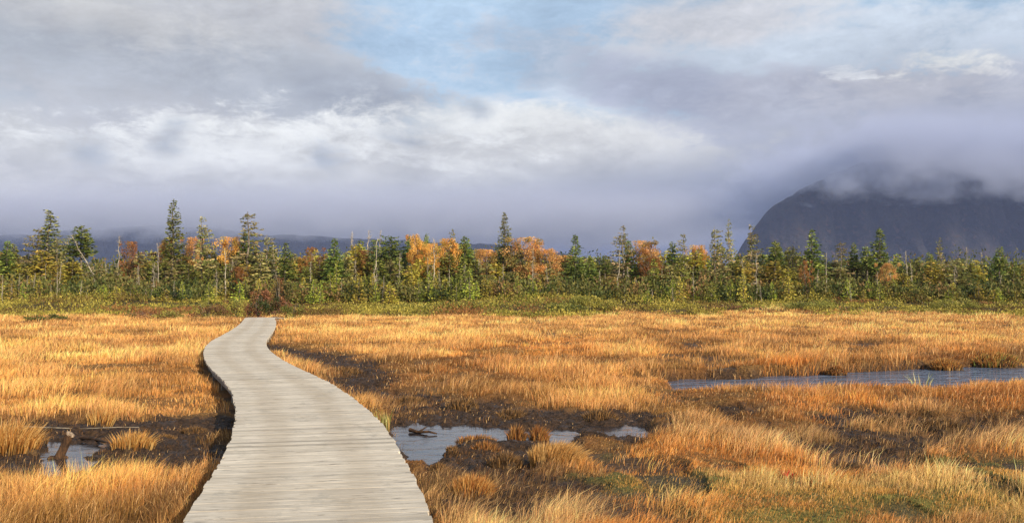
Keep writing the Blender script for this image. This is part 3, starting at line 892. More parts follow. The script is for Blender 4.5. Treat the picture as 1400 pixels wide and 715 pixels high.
# ------------------------------------------------------------------ stump and sticks
def bark_mat(name, a, b, sc=14):
    m, t = new_mat(name)
    tcn = t.node('ShaderNodeTexCoord').outputs['Object']
    n = t.noise(t.mapping(tcn, (1, 1, .25)), sc, 6, .65).outputs['Fac']
    n2 = t.noise(tcn, sc * .4, 3).outputs['Fac']
    c = t.mix(t.mr(n, .3, .7), a, b)
    oi = t.node('ShaderNodeObjectInfo').outputs['Random']
    sc_ = t.node('ShaderNodeVectorMath', operation='SCALE'); t.l.new(c, sc_.inputs[0]); t.l.new(t.mr(oi, 0, 1, .75, 1.2, smooth=False), sc_.inputs['Scale'])
    principled(t, t.mix(t.mr(n2, .5, .65, 0, .5), sc_.outputs[0], tuple(q * .6 for q in a)), .85, bump(t, n, .8, .02))
    return m


m_bark_dark = bark_mat('wet_bark', (0.02, 0.012, 0.008), (0.11, 0.055, 0.025), 22)
m_cut = bark_mat('cut_wood', (0.13, 0.09, 0.06), (0.36, 0.27, 0.19), 40)
m_trunk = bark_mat('spruce_bark', (0.09, 0.07, 0.05), (0.26, 0.22, 0.17), 8)
m_snag = bark_mat('dead_wood', (0.20, 0.17, 0.13), (0.50, 0.44, 0.34), 8)


def tube(pts, rad, sides=8, jitter=0.0, rr=None, cap=True):
    """open or capped tube along points -> V, quads, tris"""
    P = [Vector(p) for p in pts]; V = []; Q = []; T = []
    for i, p in enumerate(P):
        d = (P[min(i + 1, len(P) - 1)] - P[max(i - 1, 0)]).normalized()
        u = d.cross(Vector((0, 1, 0.01)) if abs(d.y) < .9 else Vector((1, 0, 0))).normalized(); v = d.cross(u)
        for j in range(sides):
            a = 2 * PI * j / sides
            r_ = rad[i] * (1 + (rr.gauss(0, jitter) if rr else 0))
            V.append(tuple(p + (u * math.cos(a) + v * math.sin(a)) * r_))
        if i:
            a0 = (i - 1) * sides; b0 = i * sides
            for j in range(sides): Q.append((a0 + j, a0 + (j + 1) % sides, b0 + (j + 1) % sides, b0 + j))
    if cap:
        V.append(tuple(P[-1])); c = len(V) - 1; b0 = (len(P) - 1) * sides
        for j in range(sides): T.append((b0 + j, b0 + (j + 1) % sides, c))
    return V, Q, T


class MB:
    def __init__(s): s.V = []; s.Q = []; s.T = []; s.C = []
    def add(s, VQT, col=(1, 1, 1)):
        V, Q, T = VQT; b = len(s.V)
        s.V += list(V); s.Q += [tuple(i + b for i in q) for q in Q]; s.T += [tuple(i + b for i in q) for q in T]
        s.C += [col] * len(V)
    def mesh(s, name, mat, smooth=False, usecol=True):
        fl = []
        if s.Q: fl.append(np.array(s.Q))
        if s.T: fl.append(np.array(s.T))
        return mesh_np(name, s.V, fl, mat, np.array(s.C) if usecol else None, smooth)


def build_stump():
    x, y = map(float, on_plane(78, 626, -0.03))
    d = y; k = d / F
    root = empty('tree_stump', (x, y, -0.08), 0, (.85, .85, 1)); tag(root, 'leaning dead log stump sticking up out of the left pool', 'stump')
    rr = random.Random(5)
    L = [(0, 0, -.1), (0.02, 0, 0.04), (0.075, 0, .14), (0.135, -.01, .24), (0.195, -.02, .345)]
    m = MB(); m.add(tube(L, [.085, .07, .058, .056, .06], 12, .05, rr, False))
    link('log', m.mesh('log', m_bark_dark, True, False), root)
    m = MB(); dv = Vector((.06, -.01, .105)).normalized()
    p = Vector(L[-1]); m.add(tube([p - dv * .012, p + dv * 0.006, p + dv * .010], [.0615, .059, .045], 12, .03, rr, True))
    link('cut_face', m.mesh('cut_face', m_cut, True, False), root)
    m = MB()
    for a in (0.3, 1.8, 2.7, 4.0, 5.1):
        q = [(0.0, 0, .04), (math.cos(a) * .12, math.sin(a) * .1, .05), (math.cos(a) * .24, math.sin(a) * .2, -.04)]
        m.add(tube(q, [.045, .03, .012], 7, .08, rr))
    link('roots', m.mesh('roots', m_bark_dark, True, False), root)


build_stump()


def stick(name, pxs, label, cat, mat, rad, z=-0.01, fork=None):
    pts = [on_plane(a, b, z) for a, b in pxs]
    pts = [(float(p[0]), float(p[1])) for p in pts]
    o0 = pts[0]
    m = MB(); n = len(pts)
    rr = random.Random(int(pxs[0][0]))
    P = [(p[0] - o0[0], p[1] - o0[1], rr.uniform(0, .02)) for p in pts]
    m.add(tube(P, [rad * (1 - .6 * i / (n - 1)) for i in range(n)], 8, .1, rr))
    if fork:
        a = P[fork]; m.add(tube([a, (a[0] + .12, a[1] + .06, a[2] + .07)], [rad * .6, rad * .2], 6))
    o = link(name, m.mesh(name, mat, True, False), None, (o0[0], o0[1], max(z, gz(*o0)) + rad * .4))
    tag(o, label, cat)


stick('fallen_branch', [(30, 589), (70, 590), (110, 591), (160, 590), (190, 589)], 'long thin pale branch lying across the left mud behind the stump', 'branch', m_trunk, .013, 0.01)
stick('driftwood_stick', [(112, 600), (128, 602), (143, 606), (150, 608)], 'short dark forked stick in the left mud beside the stump', 'stick', m_bark_dark, .028, 0.0, 1)
stick('driftwood_stick', [(560, 590), (572, 591.5), (586, 592.5), (597, 593.5)], 'short dark stick floating in the pale pool right of the boardwalk', 'stick', m_bark_dark, .028, -0.02, 1)


# ------------------------------------------------------------------ tree prototypes
def spray_quads(P, Dr, L, W, col, rr, droop=0.0):
    """rhombic needle sprays: base P, direction Dr, arrays -> verts/quads/cols"""
    n = len(P)
    Dn = Dr / (np.linalg.norm(Dr, axis=1, keepdims=True) + 1e-9)
    R = rr.normal(0, 1, (n, 3)); S = np.cross(Dn, R); S /= (np.linalg.norm(S, axis=1, keepdims=True) + 1e-9)
    V = np.empty((n, 4, 3))
    V[:, 0] = P; V[:, 1] = P + Dn * L[:, None] * .45 + S * W[:, None] / 2
    V[:, 2] = P + Dn * L[:, None]; V[:, 3] = P + Dn * L[:, None] * .45 - S * W[:, None] / 2
    V[:, 2, 2] -= droop * L
    C = np.repeat(col[:, None, :], 4, 1)
    return V.reshape(-1, 3), (np.arange(n) * 4)[:, None] + np.array([[0, 1, 2, 3]]), C.reshape(-1, 3)


def conifer(seed, H=6.0, R=1.2, clear=0.25, dens=1.0, power=0.85, gap=0.2, cols=((0.055, 0.085, 0.02), (0.09, 0.12, 0.03), (0.035, 0.06, 0.016)),
            lean=0.0, deadlow=0.3, spray=0.36, step=0.16, tipup=0.2, dead_twigs=8, topdead=0.0, lopsided=0.3):
    rr = np.random.default_rng(seed); r2 = random.Random(seed)
    # trunk
    nseg = 8
    ax = [(lean * (i / nseg) ** 1.3 * H + r2.gauss(0, .012 * H * .4), r2.gauss(0, .008 * H), H * i / nseg * 1.0) for i in range(nseg + 1)]
    ax[0] = (0, 0, -0.3)
    tr = MB(); r0 = 0.016 * H + .02
    tr.add(tube(ax, [r0 * (1 - .93 * i / nseg) for i in range(nseg + 1)], 7, .05, r2))
    def axis(z):
        t = np.clip(z / H, 0, 1) * nseg; i = np.minimum(t.astype(int), nseg - 1); f = t - i
        A = np.array(ax); return A[i, 0] * (1 - f) + A[i + 1, 0] * f, A[i, 1] * (1 - f) + A[i + 1, 1] * f
    Ps, Ds, Ls, Ws, Cs = [], [], [], [], []
    z = clear * H; phase = r2.uniform(0, 6)
    side = r2.uniform(0, 2 * PI)
    while z < H * (1 - topdead) - 0.08:
        t = (z - clear * H) / (H * (1 - clear))
        prof = (1 - t) ** power * min(1, 0.45 + t * 4)
        if r2.random() < gap * (1 - t * .5): z += step; continue
        nb = max(4, int((5 + 7 * (1 - t)) * dens * r2.uniform(.6, 1.15)))
        for b in range(nb):
            a = phase + 2 * PI * b / nb + r2.gauss(0, .35)
            ln = R * prof * r2.uniform(.55, 1.12) * (1 + lopsided * math.cos(a - side))
            if r2.random() < .07: ln *= 1.25
            ln = max(ln, .07)
            up = 0.15 - .35 * (1 - t) + r2.gauss(0, .10)
            zz = z + r2.gauss(0, .04)
            cx_, cy_ = axis(np.array([zz])); cx_, cy_ = cx_[0], cy_[0]
            dead = (t < deadlow and r2.random() < .35)
            if r2.random() < .35 or dead:
                e = (cx_ + math.cos(a) * ln, cy_ + math.sin(a) * ln, zz + up * ln)
                tr.add(tube([(cx_, cy_, zz), e], [.018, .005], 3, cap=False))
            if dead and r2.random() < .6: continue
            ns = max(3, int(ln / 0.085))
            q = (np.arange(ns) + rr.uniform(0, 1, ns)) / ns
            q = .12 + .88 * q
            P = np.stack([cx_ + math.cos(a) * ln * q, cy_ + math.sin(a) * ln * q, zz + up * ln * q + tipup * ln * q * q * .5], 1)
            P += rr.normal(0, .035, P.shape)
            fan = a + rr.normal(0, .75, ns)
            D_ = np.stack([np.cos(fan), np.sin(fan), rr.normal(.05, .28, ns)], 1)
            Ps.append(P); Ds.append(D_)
            Ls.append(spray * (0.55 + .55 * (1 - t)) * rr.uniform(.6, 1.2, ns)); Ws.append(spray * .42 * rr.uniform(.7, 1.3, ns))
            bc = np.array(cols[r2.randrange(len(cols))]) * r2.uniform(.8, 1.2)
            if dead: bc = np.array((0.17, 0.14, 0.09))
            c = bc[None] * rr.uniform(.65, 1.4, (ns, 1))
            Cs.append(c)
        z += step * r2.uniform(.7, 1.3); phase += 1.1
    # leader
    nl = 7
    zz = np.linspace(H * (1 - topdead) - .28, H * (1 - topdead), nl); lx0, ly0 = axis(zz)
    Ps.append(np.stack([lx0, ly0, zz], 1)); Ds.append(np.stack([rr.normal(0, .5, nl), rr.normal(0, .5, nl), np.full(nl, 1.0)], 1))
    Ls.append(np.full(nl, .16)); Ws.append(np.full(nl, .06)); Cs.append(np.array(cols[0])[None] * rr.uniform(.8, 1.3, (nl, 1)))
    V, Q, C = spray_quads(np.vstack(Ps), np.vstack(Ds), np.concatenate(Ls), np.concatenate(Ws), np.clip(np.vstack(Cs), 0, 1), rr, .08)
    for _ in range(dead_twigs):
        zt = r2.uniform(.08, max(clear, .25) + .1) * H; a = r2.uniform(0, 6.28); l_ = r2.uniform(.15, .5) * R
        cx_, cy_ = axis(np.array([zt])); tr.add(tube([(cx_[0], cy_[0], zt), (cx_[0] + math.cos(a) * l_, cy_[0] + math.sin(a) * l_, zt + r2.uniform(-.15, .1))], [.014, .004], 3, cap=False))
    return dict(H=H, R=R, trunk=(tr, 'trunk'), crown=(V, Q, C))


def snag(seed, H=6, lean=0.0, branchy=1.0, tuft=False):
    r2 = random.Random(seed); rr = np.random.default_rng(seed)
    ns = 9
    ax = [(lean * (i / ns) * H + r2.gauss(0, .06), r2.gauss(0, .05), H * i / ns) for i in range(ns + 1)]; ax[0] = (0, 0, -.3)
    tr = MB(); r0 = .009 * H + .022
    tr.add(tube(ax, [r0 * (1 - .75 * i / ns) for i in range(ns + 1)], 7, .06, r2))
    br = MB()
    for k in range(int(60 * branchy)):
        t = r2.uniform(.22, .99); i = min(int(t * ns), ns - 1); f = t * ns - i
        p = [ax[i][j] * (1 - f) + ax[i + 1][j] * f for j in range(3)]
        a = r2.uniform(0, 6.28); l_ = (1.05 - t) * H * .17 * r2.uniform(.3, 1.2) + .08
        e = [p[0] + math.cos(a) * l_, p[1] + math.sin(a) * l_, p[2] + r2.uniform(-.25, .35) * l_]
        mdl = [(p[j] + e[j]) / 2 + (r2.gauss(0, .04)) for j in range(3)]
        br.add(tube([p, mdl, e], [.026, .016, .006], 3, cap=False))
        for _ in range(2):
            e2 = [mdl[0] + r2.gauss(0, .14), mdl[1] + r2.gauss(0, .14), mdl[2] + r2.uniform(-.05, .2)]
            br.add(tube([mdl, e2], [.012, .004], 3, cap=False))
    b = len(tr.V)
    tr.V += br.V; tr.Q += [tuple(i + b for i in q) for q in br.Q]; tr.T += [tuple(i + b for i in q) for q in br.T]; tr.C += br.C
    return dict(H=H, R=H * .15, trunk=(tr, 'trunk'))


def broadleaf(seed, H=5, R=1.3, cols=((0.64, 0.34, 0.11), (0.68, 0.40, 0.14), (0.50, 0.26, 0.09), (0.36, 0.26, 0.08)), n=8000, low=0.12, leaf=.11, clumps=60, stems=3):
    r2 = random.Random(seed); rr = np.random.default_rng(seed)
    tr = MB(); cen = []
    for k in range(stems):
        a = r2.uniform(0, 6.28); sx_, sy_ = math.cos(a), math.sin(a)
        pts = [(0.05 * sx_, 0.05 * sy_, -.3), (.12 * R * sx_, .12 * R * sy_, H * .3), (.32 * R * sx_, .3 * R * sy_, H * .62), (.42 * R * sx_, .4 * R * sy_, H * .9)]
        tr.add(tube(pts, [.07, .055, .035, .01], 6, .05, r2))
        for _ in range(7):
            i = r2.choice((1, 2)); f = r2.random(); p = [pts[i][j] * (1 - f) + pts[i + 1][j] * f for j in range(3)]
            b = r2.uniform(0, 6.28); l_ = R * r2.uniform(.35, .8)
            e = (p[0] + math.cos(b) * l_, p[1] + math.sin(b) * l_, p[2] + l_ * r2.uniform(.3, 1.0)); tr.add(tube([p, e], [.028, .007], 4, cap=False)); cen.append(e)
    while len(cen) < clumps:
        a = r2.uniform(0, 6.28); t = r2.random(); z = H * (low + (1 - low) * t)
        rad = R * math.sqrt(r2.random()) * math.sin(PI * min(1, .22 + .72 * t)) ** .6
        cen.append((math.cos(a) * rad, math.sin(a) * rad, min(z, H * .97)))
    cen = np.array([(c[0], c[1], min(c[2], H * .96)) for c in cen])
    cr = rr.uniform(.16, .36, len(cen)) * R
    ci = rr.integers(0, len(cen), n)
    off = rr.normal(0, 1, (n, 3)); off /= np.linalg.norm(off, axis=1, keepdims=True); off *= (rr.uniform(0, 1, (n, 1)) ** .45)
    P = cen[ci] + off * cr[ci][:, None]
    P[:, 2] = np.minimum(P[:, 2], H)
    D_ = rr.normal(0, 1, (n, 3))
    cc = np.array(cols)[rr.integers(0, len(cols), len(cen))] * rr.uniform(.75, 1.2, (len(cen), 1))
    C = cc[ci] * rr.uniform(.65, 1.35, (n, 1))
    L = leaf * rr.uniform(.6, 1.4, n)
    V, Q, C = spray_quads(P, D_, L, L * .75, np.clip(C, 0, 1), rr)
    return dict(H=H, R=R, trunk=(tr, 'trunk'), crown=(V, Q, C))


m_needle = leaf_mat('spruce_needles', .28, .26, 2.35, .6, .3, (1.15, 1.03, 0.78))
m_leaf = leaf_mat('autumn_leaves', .45, .06, 1.18, .6, .25)
m_shrub = leaf_mat('shrub_leaves', .35, .12, 1.0, .6, .25)


def realise(spec, kind, leafm=m_needle, barkm=m_trunk):
    tr = spec['trunk'][0].mesh(kind + '_trunk', barkm, True, False)
    parts = [('trunk', tr)]
    if 'crown' in spec:
        V, Q, C = spec['crown']; parts.append(('crown', mesh_np(kind + '_crown', V, [Q], leafm, C)))
    if 'branches' in spec:
        parts.append(('branches', spec['branches'].mesh(kind + '_branches', barkm, False, False)))
    return dict(H=spec['H'], R=spec['R'], parts=parts, kind=kind)


GREY = ((0.10, 0.10, 0.045), (0.07, 0.085, 0.03), (0.14, 0.13, 0.07))
YEL = ((0.15, 0.145, 0.03), (0.12, 0.125, 0.025), (0.19, 0.16, 0.04))
BRI = ((0.11, 0.145, 0.025), (0.15, 0.17, 0.035), (0.075, 0.11, 0.02))
P_full = [realise(conifer(11 + i, 8.0, 1.35, .10, 1.15, .75, .12), 'spruce') for i in range(3)]
P_tall = [realise(conifer(31 + i, 11.0, 1.35, .12, 1.0, .65, .16, cols=((0.07, 0.095, 0.025), (0.11, 0.12, 0.04), (0.05, 0.07, 0.02)), spray=.34), 'spruce') for i in range(2)]
P_sparse = [realise(conifer(51 + i, 8.5, 1.15, .30, .8, .45, .42, cols=GREY, deadlow=.6, dead_twigs=26, lopsided=.6), 'spruce') for i in range(4)]
P_top = [realise(conifer(71 + i, 7.0, .85, .58, 1.1, .5, .1, cols=((0.045, 0.075, 0.02), (0.08, 0.10, 0.03)), deadlow=0, dead_twigs=22), 'spruce') for i in range(3)]
P_mid = [realise(conifer(91 + i, 5.2, 1.0, .12, 1.15, (.7, .5, .4)[i % 3], .14, cols=(YEL if i % 3 == 2 else GREY if i % 3 == 1 else ((0.065, 0.085, 0.022), (0.105, 0.12, 0.03)))), 'spruce') for i in range(7)]
P_sap = [realise(conifer(121 + i, 2.4, .62, .03, .9, .7, .05, cols=(BRI, YEL, BRI)[i % 3], spray=.24, step=.13, dead_twigs=1, deadlow=0), 'young_spruce') for i in range(5)]
P_flat = [realise(conifer(141, 7.0, 2.0, .25, 1.3, .35, .15, cols=((0.035, 0.06, 0.018), (0.06, 0.085, 0.022)), lopsided=.6), 'spruce')]
P_snag = [realise(snag(161 + i, 6.5, (0, .05, -.04, .08)[i % 4], (1, .6, 1.3, .9)[i % 4]), 'dead_tree', barkm=m_snag) for i in range(4)]
P_pole = [realise(snag(181 + i, 5.5, (-.02, .06)[i], .25), 'dead_tree', barkm=m_snag) for i in range(2)]
P_lean = [realise(snag(191, 6.0, -.62, .8), 'dead_tree', barkm=m_snag)]
P_red = [realise(broadleaf(201 + i, 5.5, 1.7), 'autumn_tree', m_leaf) for i in range(3)]
P_gold = [realise(broadleaf(211 + i, 5.5, 1.5, ((0.78, 0.45, 0.10), (0.70, 0.37, 0.09), (0.56, 0.38, 0.09))), 'autumn_tree', m_leaf) for i in range(2)]
P_brn = [realise(broadleaf(221 + i, 5.0, 1.3, ((0.30, 0.13, 0.04), (0.22, 0.12, 0.04), (0.38, 0.16, 0.045)), n=3600), 'autumn_tree', m_leaf) for i in range(2)]


def place(P, x, y, H, wid=None, rz=None, label=None, cat=None, group=None):
    z = gz(x, y)
    s = H / P['H']; sw = s if wid is None else wid / (2 * P['R'])
    root = empty(P['kind'], (x, y, z), random.uniform(0, 6.28) if rz is None else rz, (sw, sw, s))
    tag(root, label, cat, group)
    for nm, me in P['parts']:
        o = bpy.data.objects.new(nm, me); COL.objects.link(o); o.parent = root
    return root


def hero(P, px, top, Y, label, cat, wpx=None, rz=None):
    x, zt = at_dist(px, top, Y); x = float(x); zt = float(zt)
    z0 = gz(x, Y)
    return place(P, x, Y, zt - z0, None if wpx is None else wpx * (1.35 if P['kind'] == 'spruce' else 1.2) * Y / F, rz, label, cat, None)


SP, DT, AT, YS = 'spruce', 'dead tree', 'autumn tree', 'young spruce'
H = hero
# --- left to right, as they stand against the sky
H(P_full[0], 10, 329, 100, 'dark green spruce at the very left edge of the wood', SP, 34)
H(P_brn[0], 2, 346, 103, 'orange-brown leafy tree behind the leftmost spruce', AT, 26)
H(P_tall[0], 65, 288, 103, 'broad dense spruce, tallest of the trees near the left edge', SP, 46)
H(P_sparse[0], 52, 312, 101, 'grey lichened half-bare spruce against the left side of the broad left spruce', SP, 30)
H(P_sparse[1], 78, 326, 100, 'grey half-bare spruce against the right side of the broad left spruce', SP, 26)
H(P_top[0], 112, 308, 102, 'spruce with a dark crown on a long bare trunk, right of the broad left spruce', SP, 28)
H(P_sparse[2], 95, 322, 105, 'thin grey spruce between the broad left spruce and the bare-trunked one', SP, 20)
H(P_lean[0], 150, 321, 100, 'bare dead tree leaning far to the left over the wood', DT, None, 0)
H(P_snag[0], 163, 323, 102, 'upright branchy dead tree right of the leaning dead one', DT)
H(P_brn[1], 180, 331, 103, 'rust-brown leafy tree right of the upright dead tree', AT, 24)
H(P_brn[0], 206, 345, 106, 'dark orange-brown bushy tree just left of the tallest spruce', AT, 34)
H(P_tall[1], 236, 273, 102, 'tallest spruce of the wood, a narrow dense spire', SP, 34)
H(P_gold[0], 226, 328, 104, 'small orange tree tucked behind the left foot of the tallest spruce', AT, 20)
H(P_snag[1], 218, 332, 99, 'thin pale dead trunk left of the tallest spruce', DT)
H(P_red[0], 264, 325, 104, 'rust orange tree just right of the tallest spruce', AT, 26)
H(P_sparse[3], 276, 297, 100, 'thin leaning spruce with a nearly bare top, right of the tallest spruce', SP, 24)
H(P_gold[1], 317, 325, 104, 'golden orange tree behind the pale bare trunk', AT, 34)
H(P_pole[0], 309, 342, 95, 'pale bare trunk standing in front of the golden orange tree', DT, None, 0)
H(P_sparse[0], 340, 291, 102, 'tall ragged spruce with gappy branches, above the boardwalk end', SP, 36)
H(P_full[2], 335, 318, 104, 'dark lower spruce behind the ragged gappy one', SP, 30)
H(P_brn[1], 327, 365, 96, 'low rust bush tree under the ragged spruce', AT, 24)
H(P_sparse[1], 365, 322, 100, 'pale grey lichened spruce just right of the ragged one', SP, 24)
H(P_snag[2], 376, 328, 104, 'twiggy dead tree left of the dark spruce by the boardwalk end', DT)
H(P_full[1], 390, 332, 98, 'dark green bushy spruce just right of the boardwalk end', SP, 34)
H(P_brn[0], 432, 338, 102, 'soft orange-brown tree between two dark bushy spruces', AT, 30)
H(P_gold[0], 408, 352, 104, 'small apricot tree right of the spruce by the boardwalk end', AT, 18)
H(P_full[2], 457, 327, 99, 'rounded dark green spruce left of the first dead spike', SP, 34)
H(P_snag[3], 475, 316, 103, 'straight dead spike right of the rounded dark spruce', DT)
H(P_snag[0], 503, 315, 103, 'dead spike just left of the flat-topped spruce', DT)
H(P_snag[1], 519, 315, 105, 'dead spike rising behind the flat-topped spruce', DT)
H(P_flat[0], 533, 324, 102, 'wide flat-topped dark spruce left of the orange trees', SP, 46)
H(P_pole[1], 511, 326, 96, 'pale leaning bare trunk in front of the flat-topped spruce', DT, None, 0)
H(P_brn[1], 497, 343, 101, 'dusty pinkish-brown tree left of the flat-topped spruce', AT, 26)
H(P_gold[0], 570, 321, 100, 'brightest yellow-orange tree, right of the flat-topped spruce', AT, 26)
H(P_gold[1], 586, 334, 99, 'yellow-orange tree joined to the right of the brightest one', AT, 28)
H(P_top[1], 583, 319, 103, 'slim spruce top poking out between the yellow-orange trees', SP, 10)
H(P_top[2], 559, 321, 103, 'slim dark spruce top at the left of the brightest orange tree', SP, 10)
H(P_pole[0], 594, 325, 96, 'straight pale dead trunk right of the yellow-orange trees', DT, None, 1)
H(P_gold[1], 614, 327, 102, 'peach orange tree left of the dark slim spruce pair', AT, 32)
H(P_sparse[2], 620, 314, 102, 'slim dark spruce of the pair behind the peach tree', SP, 16)
H(P_top[0], 635, 323, 103, 'shorter slim spruce of the pair right of the peach tree', SP, 18)
H(P_red[1], 664, 342, 101, 'low orange tree left of the lone tall spruce', AT, 32)
H(P_tall[0], 690, 291, 102, 'lone tall dark spruce at the middle of the wood', SP, 27)
H(P_red[2], 722, 325, 101, 'large flame-orange tree right of the lone tall spruce', AT, 52)
H(P_red[0], 748, 341, 100, 'flame-orange tree joined to the right of the large one', AT, 40)
H(P_snag[2], 728, 338, 96, 'grey twiggy dead tree in front of the large flame-orange tree', DT)
H(P_red[1], 770, 350, 102, 'smallest of the three joined flame-orange trees, left of a dark spruce', AT, 26)
H(P_full[0], 787, 321, 100, 'dark cone-shaped spruce right of the flame-orange trees', SP, 32)
H(P_full[2], 806, 350, 98, 'low dark spruce at the right foot of the cone-shaped one', SP, 28)
H(P_top[2], 827, 348, 100, 'tiny dark-topped spruce between the cone-shaped and the thin-spired spruce', SP, 14)
H(P_sparse[3], 852, 309, 101, 'spruce with a thin bare spire at the left of an orange tree', SP, 22)
H(P_red[2], 880, 330, 102, 'wide orange tree right of the thin-spired spruce', AT, 50)
H(P_brn[1], 893, 352, 100, 'deeper orange tree at the lower right of the wide orange one', AT, 30)
H(P_pole[1], 844, 342, 96, 'pale slanting bare trunk left of the thin-spired spruce', DT, None, .4)
H(P_top[1], 919, 331, 102, 'small round-headed dark spruce right of the wide orange tree', SP, 16)
H(P_sparse[0], 934, 319, 101, 'brownish narrow spruce right of the round-headed one', SP, 18)
H(P_gold[1], 955, 336, 104, 'small orange tree peeping over spruces right of the brownish one', AT, 26)
H(P_sparse[1], 977, 311, 101, 'open-crowned thin spruce, left of the twin bare spires', SP, 20)
H(P_sparse[2], 996, 300, 101, 'thinnest, highest bare-sided spire at the foot of the mountain slope', SP, 12)
H(P_sparse[3], 1026, 308, 101, 'gappy thin spruce just in front of the mountain edge', SP, 20)
H(P_top[0], 1060, 330, 101, 'small pointed spruce between the mountain edge and the dense spruce', SP, 16)
H(P_full[1], 1110, 314, 100, 'dense bushy-topped spruce below the mountain, left of two', SP, 34)
H(P_pole[0], 1129, 345, 96, 'pale bare trunk right of the dense bushy-topped spruce', DT, None, 2)
H(P_brn[0], 1103, 356, 96, 'small red-orange tree under the dense bushy-topped spruce', AT, 18)
H(P_sparse[1], 1083, 335, 102, 'grey spruce just left of the dense bushy-topped one', SP, 22)
H(P_sparse[0], 1150, 331, 101, 'pale yellow-grey dying spruce between the two dense spruces', SP, 24)
H(P_top[1], 1168, 332, 101, 'slim dark spruce right of the yellow-grey dying one', SP, 12)
H(P_full[0], 1203, 312, 100, 'dense spruce below the mountain with a bare grey tip', SP, 34)
H(P_top[2], 1185, 336, 100, 'small dark spruce just left of the grey-tipped dense one', SP, 18)
H(P_red[0], 1213, 360, 96, 'small orange tree under the grey-tipped dense spruce', AT, 24)
H(P_snag[3], 1242, 343, 100, 'twiggy dead tree right of the grey-tipped spruce', DT)
H(P_top[0], 1270, 345, 100, 'small dark spruce left of the tall tufted dead spire', SP, 14)
H(P_sparse[2], 1285, 325, 101, 'tall dead-looking spire with a dark tuft on top', SP, 12)
H(P_snag[0], 1321, 338, 101, 'grey branchy dead tree between the tufted spire and the lollipop spruce', DT)
H(P_snag[1], 1345, 345, 101, 'thin dead pole just left of the lollipop spruce', DT)
H(P_top[1], 1367, 337, 100, 'lollipop spruce with a small round crown on a bare trunk near the right edge', SP, 16)
H(P_full[1], 1388, 357, 99, 'dark low spruce at the right edge of the wood', SP, 16)

# --- fillers between landmarks; look-alikes share a label and a group
LM = [(-110, "the wood's left end"), (65, 'the broad left spruce'), (236, 'the tallest spruce'), (340, 'the ragged gappy spruce'), (457, 'the rounded dark spruce'),
      (570, 'the brightest orange tree'), (690, 'the lone tall spruce'), (787, 'the cone-shaped spruce'), (880, 'the wide orange tree'),
      (996, 'the highest bare spire'), (1110, 'the bushy-topped spruce'), (1203, 'the grey-tipped spruce'), (1367, 'the lollipop spruce'), (1510, "the wood's right end")]


def between(px):
    for (a, na), (b, nb) in zip(LM[:-1], LM[1:]):
        if a <= px < b: return f'between {na} and {nb}'
    return 'at the end of the wood'


env_x = [-120, 0, 60, 150, 210, 280, 350, 420, 470, 560, 640, 700, 790, 850, 950, 1050, 1120, 1200, 1300, 1400, 1520]
env_y = [352, 352, 345, 362, 362, 352, 350, 356, 346, 345, 347, 350, 360, 362, 352, 350, 362, 356, 362, 366, 366]


def fill(plist, n, x0, x1, Y0, Y1, dtop, jit, desc, cat, kind_word, wr=(18, 30), gpx=None):
    for k in range(n):
        px = x0 + (x1 - x0) * (k + random.uniform(.1, .9)) / n
        Y = random.uniform(Y0, Y1)
        top = float(np.interp(px, env_x, env_y)) + dtop + random.gauss(0, jit)
        top = min(top, 398)
        x, zt = at_dist(px, top, Y); x = float(x)
        h = float(zt) - gz(x, Y)
        seg_ = between(px)
        w_ = random.uniform(*wr) * Y / F
        place(random.choice(plist), x, Y, max(h, 1.2), w_, None, f'{desc} {seg_}', cat, f'{kind_word} {seg_}')


fill(P_mid + P_full, 130, -100, 1500, 102, 112, -7, 8, 'middle-height green spruce', SP, 'green spruces', (38, 58))
fill(P_mid, 108, -90, 1490, 97, 102, 7, 10, 'lower olive spruce', SP, 'olive spruces', (30, 50))
fill(P_snag, 46, -60, 1460, 94, 101, 12, 9, 'thin grey dead tree', DT, 'dead trees', (14, 22))
fill(P_snag[1:2] + P_pole, 26, 0, 250, 92, 98, 32, 8, 'short pale bare trunk', DT, 'short bare trunks', (10, 16))
fill(P_snag[1:2] + P_pole, 26, 400, 1400, 92, 98, 30, 8, 'short pale bare trunk', DT, 'short bare trunks', (10, 16))
fill(P_sap, 170, -60, 1460, 92, 97, 34, 6, 'waist-high bright young spruce', YS, 'young spruces', (15, 24))


# ------------------------------------------------------------------ undergrowth and heath (uncountable)
def leafmass(name, n, xr, yr, hfun, size, palette, pn, label, cat, seed, mat=m_shrub, vert=0.5):
    rr = np.random.default_rng(seed)
    Y = rr.uniform(yr[0], yr[1], n); X = rr.uniform(-1, 1, n) * (xr * Y / 90) + 0
    h, keep = hfun(X, Y, rr)
    X, Y, h = X[keep], Y[keep], h[keep]; n = len(X)
    z0 = height(X, Y)
    u = rr.uniform(0, 1, n) ** .6
    P = np.stack([X, Y, z0 + h * u], 1)
    Dn = rr.normal(0, 1, (n, 3)); Dn[:, 2] = np.abs(Dn[:, 2]) * (1 + vert) + vert * .5
    pidx = fbm(X * pn, Y * pn * .8, seed + 3, 3); pidx = np.clip((pidx - .28) / .44 + rr.normal(0, .14, n), 0, .999)
    pc = np.array(palette); q = pidx * (len(pc) - 1); i = q.astype(int); f = (q - i)[:, None]
    C = (pc[i] * (1 - f) + pc[np.minimum(i + 1, len(pc) - 1)] * f) * rr.uniform(.6, 1.35, (n, 1))
    L = size * rr.uniform(.6, 1.5, n)
    V, Q, C = spray_quads(P, Dn, L, L * .5, np.clip(C, 0, 1), rr)
    o = link(name, mesh_np(name, V, [Q], mat, C)); tag(o, label, cat, None, 'stuff')


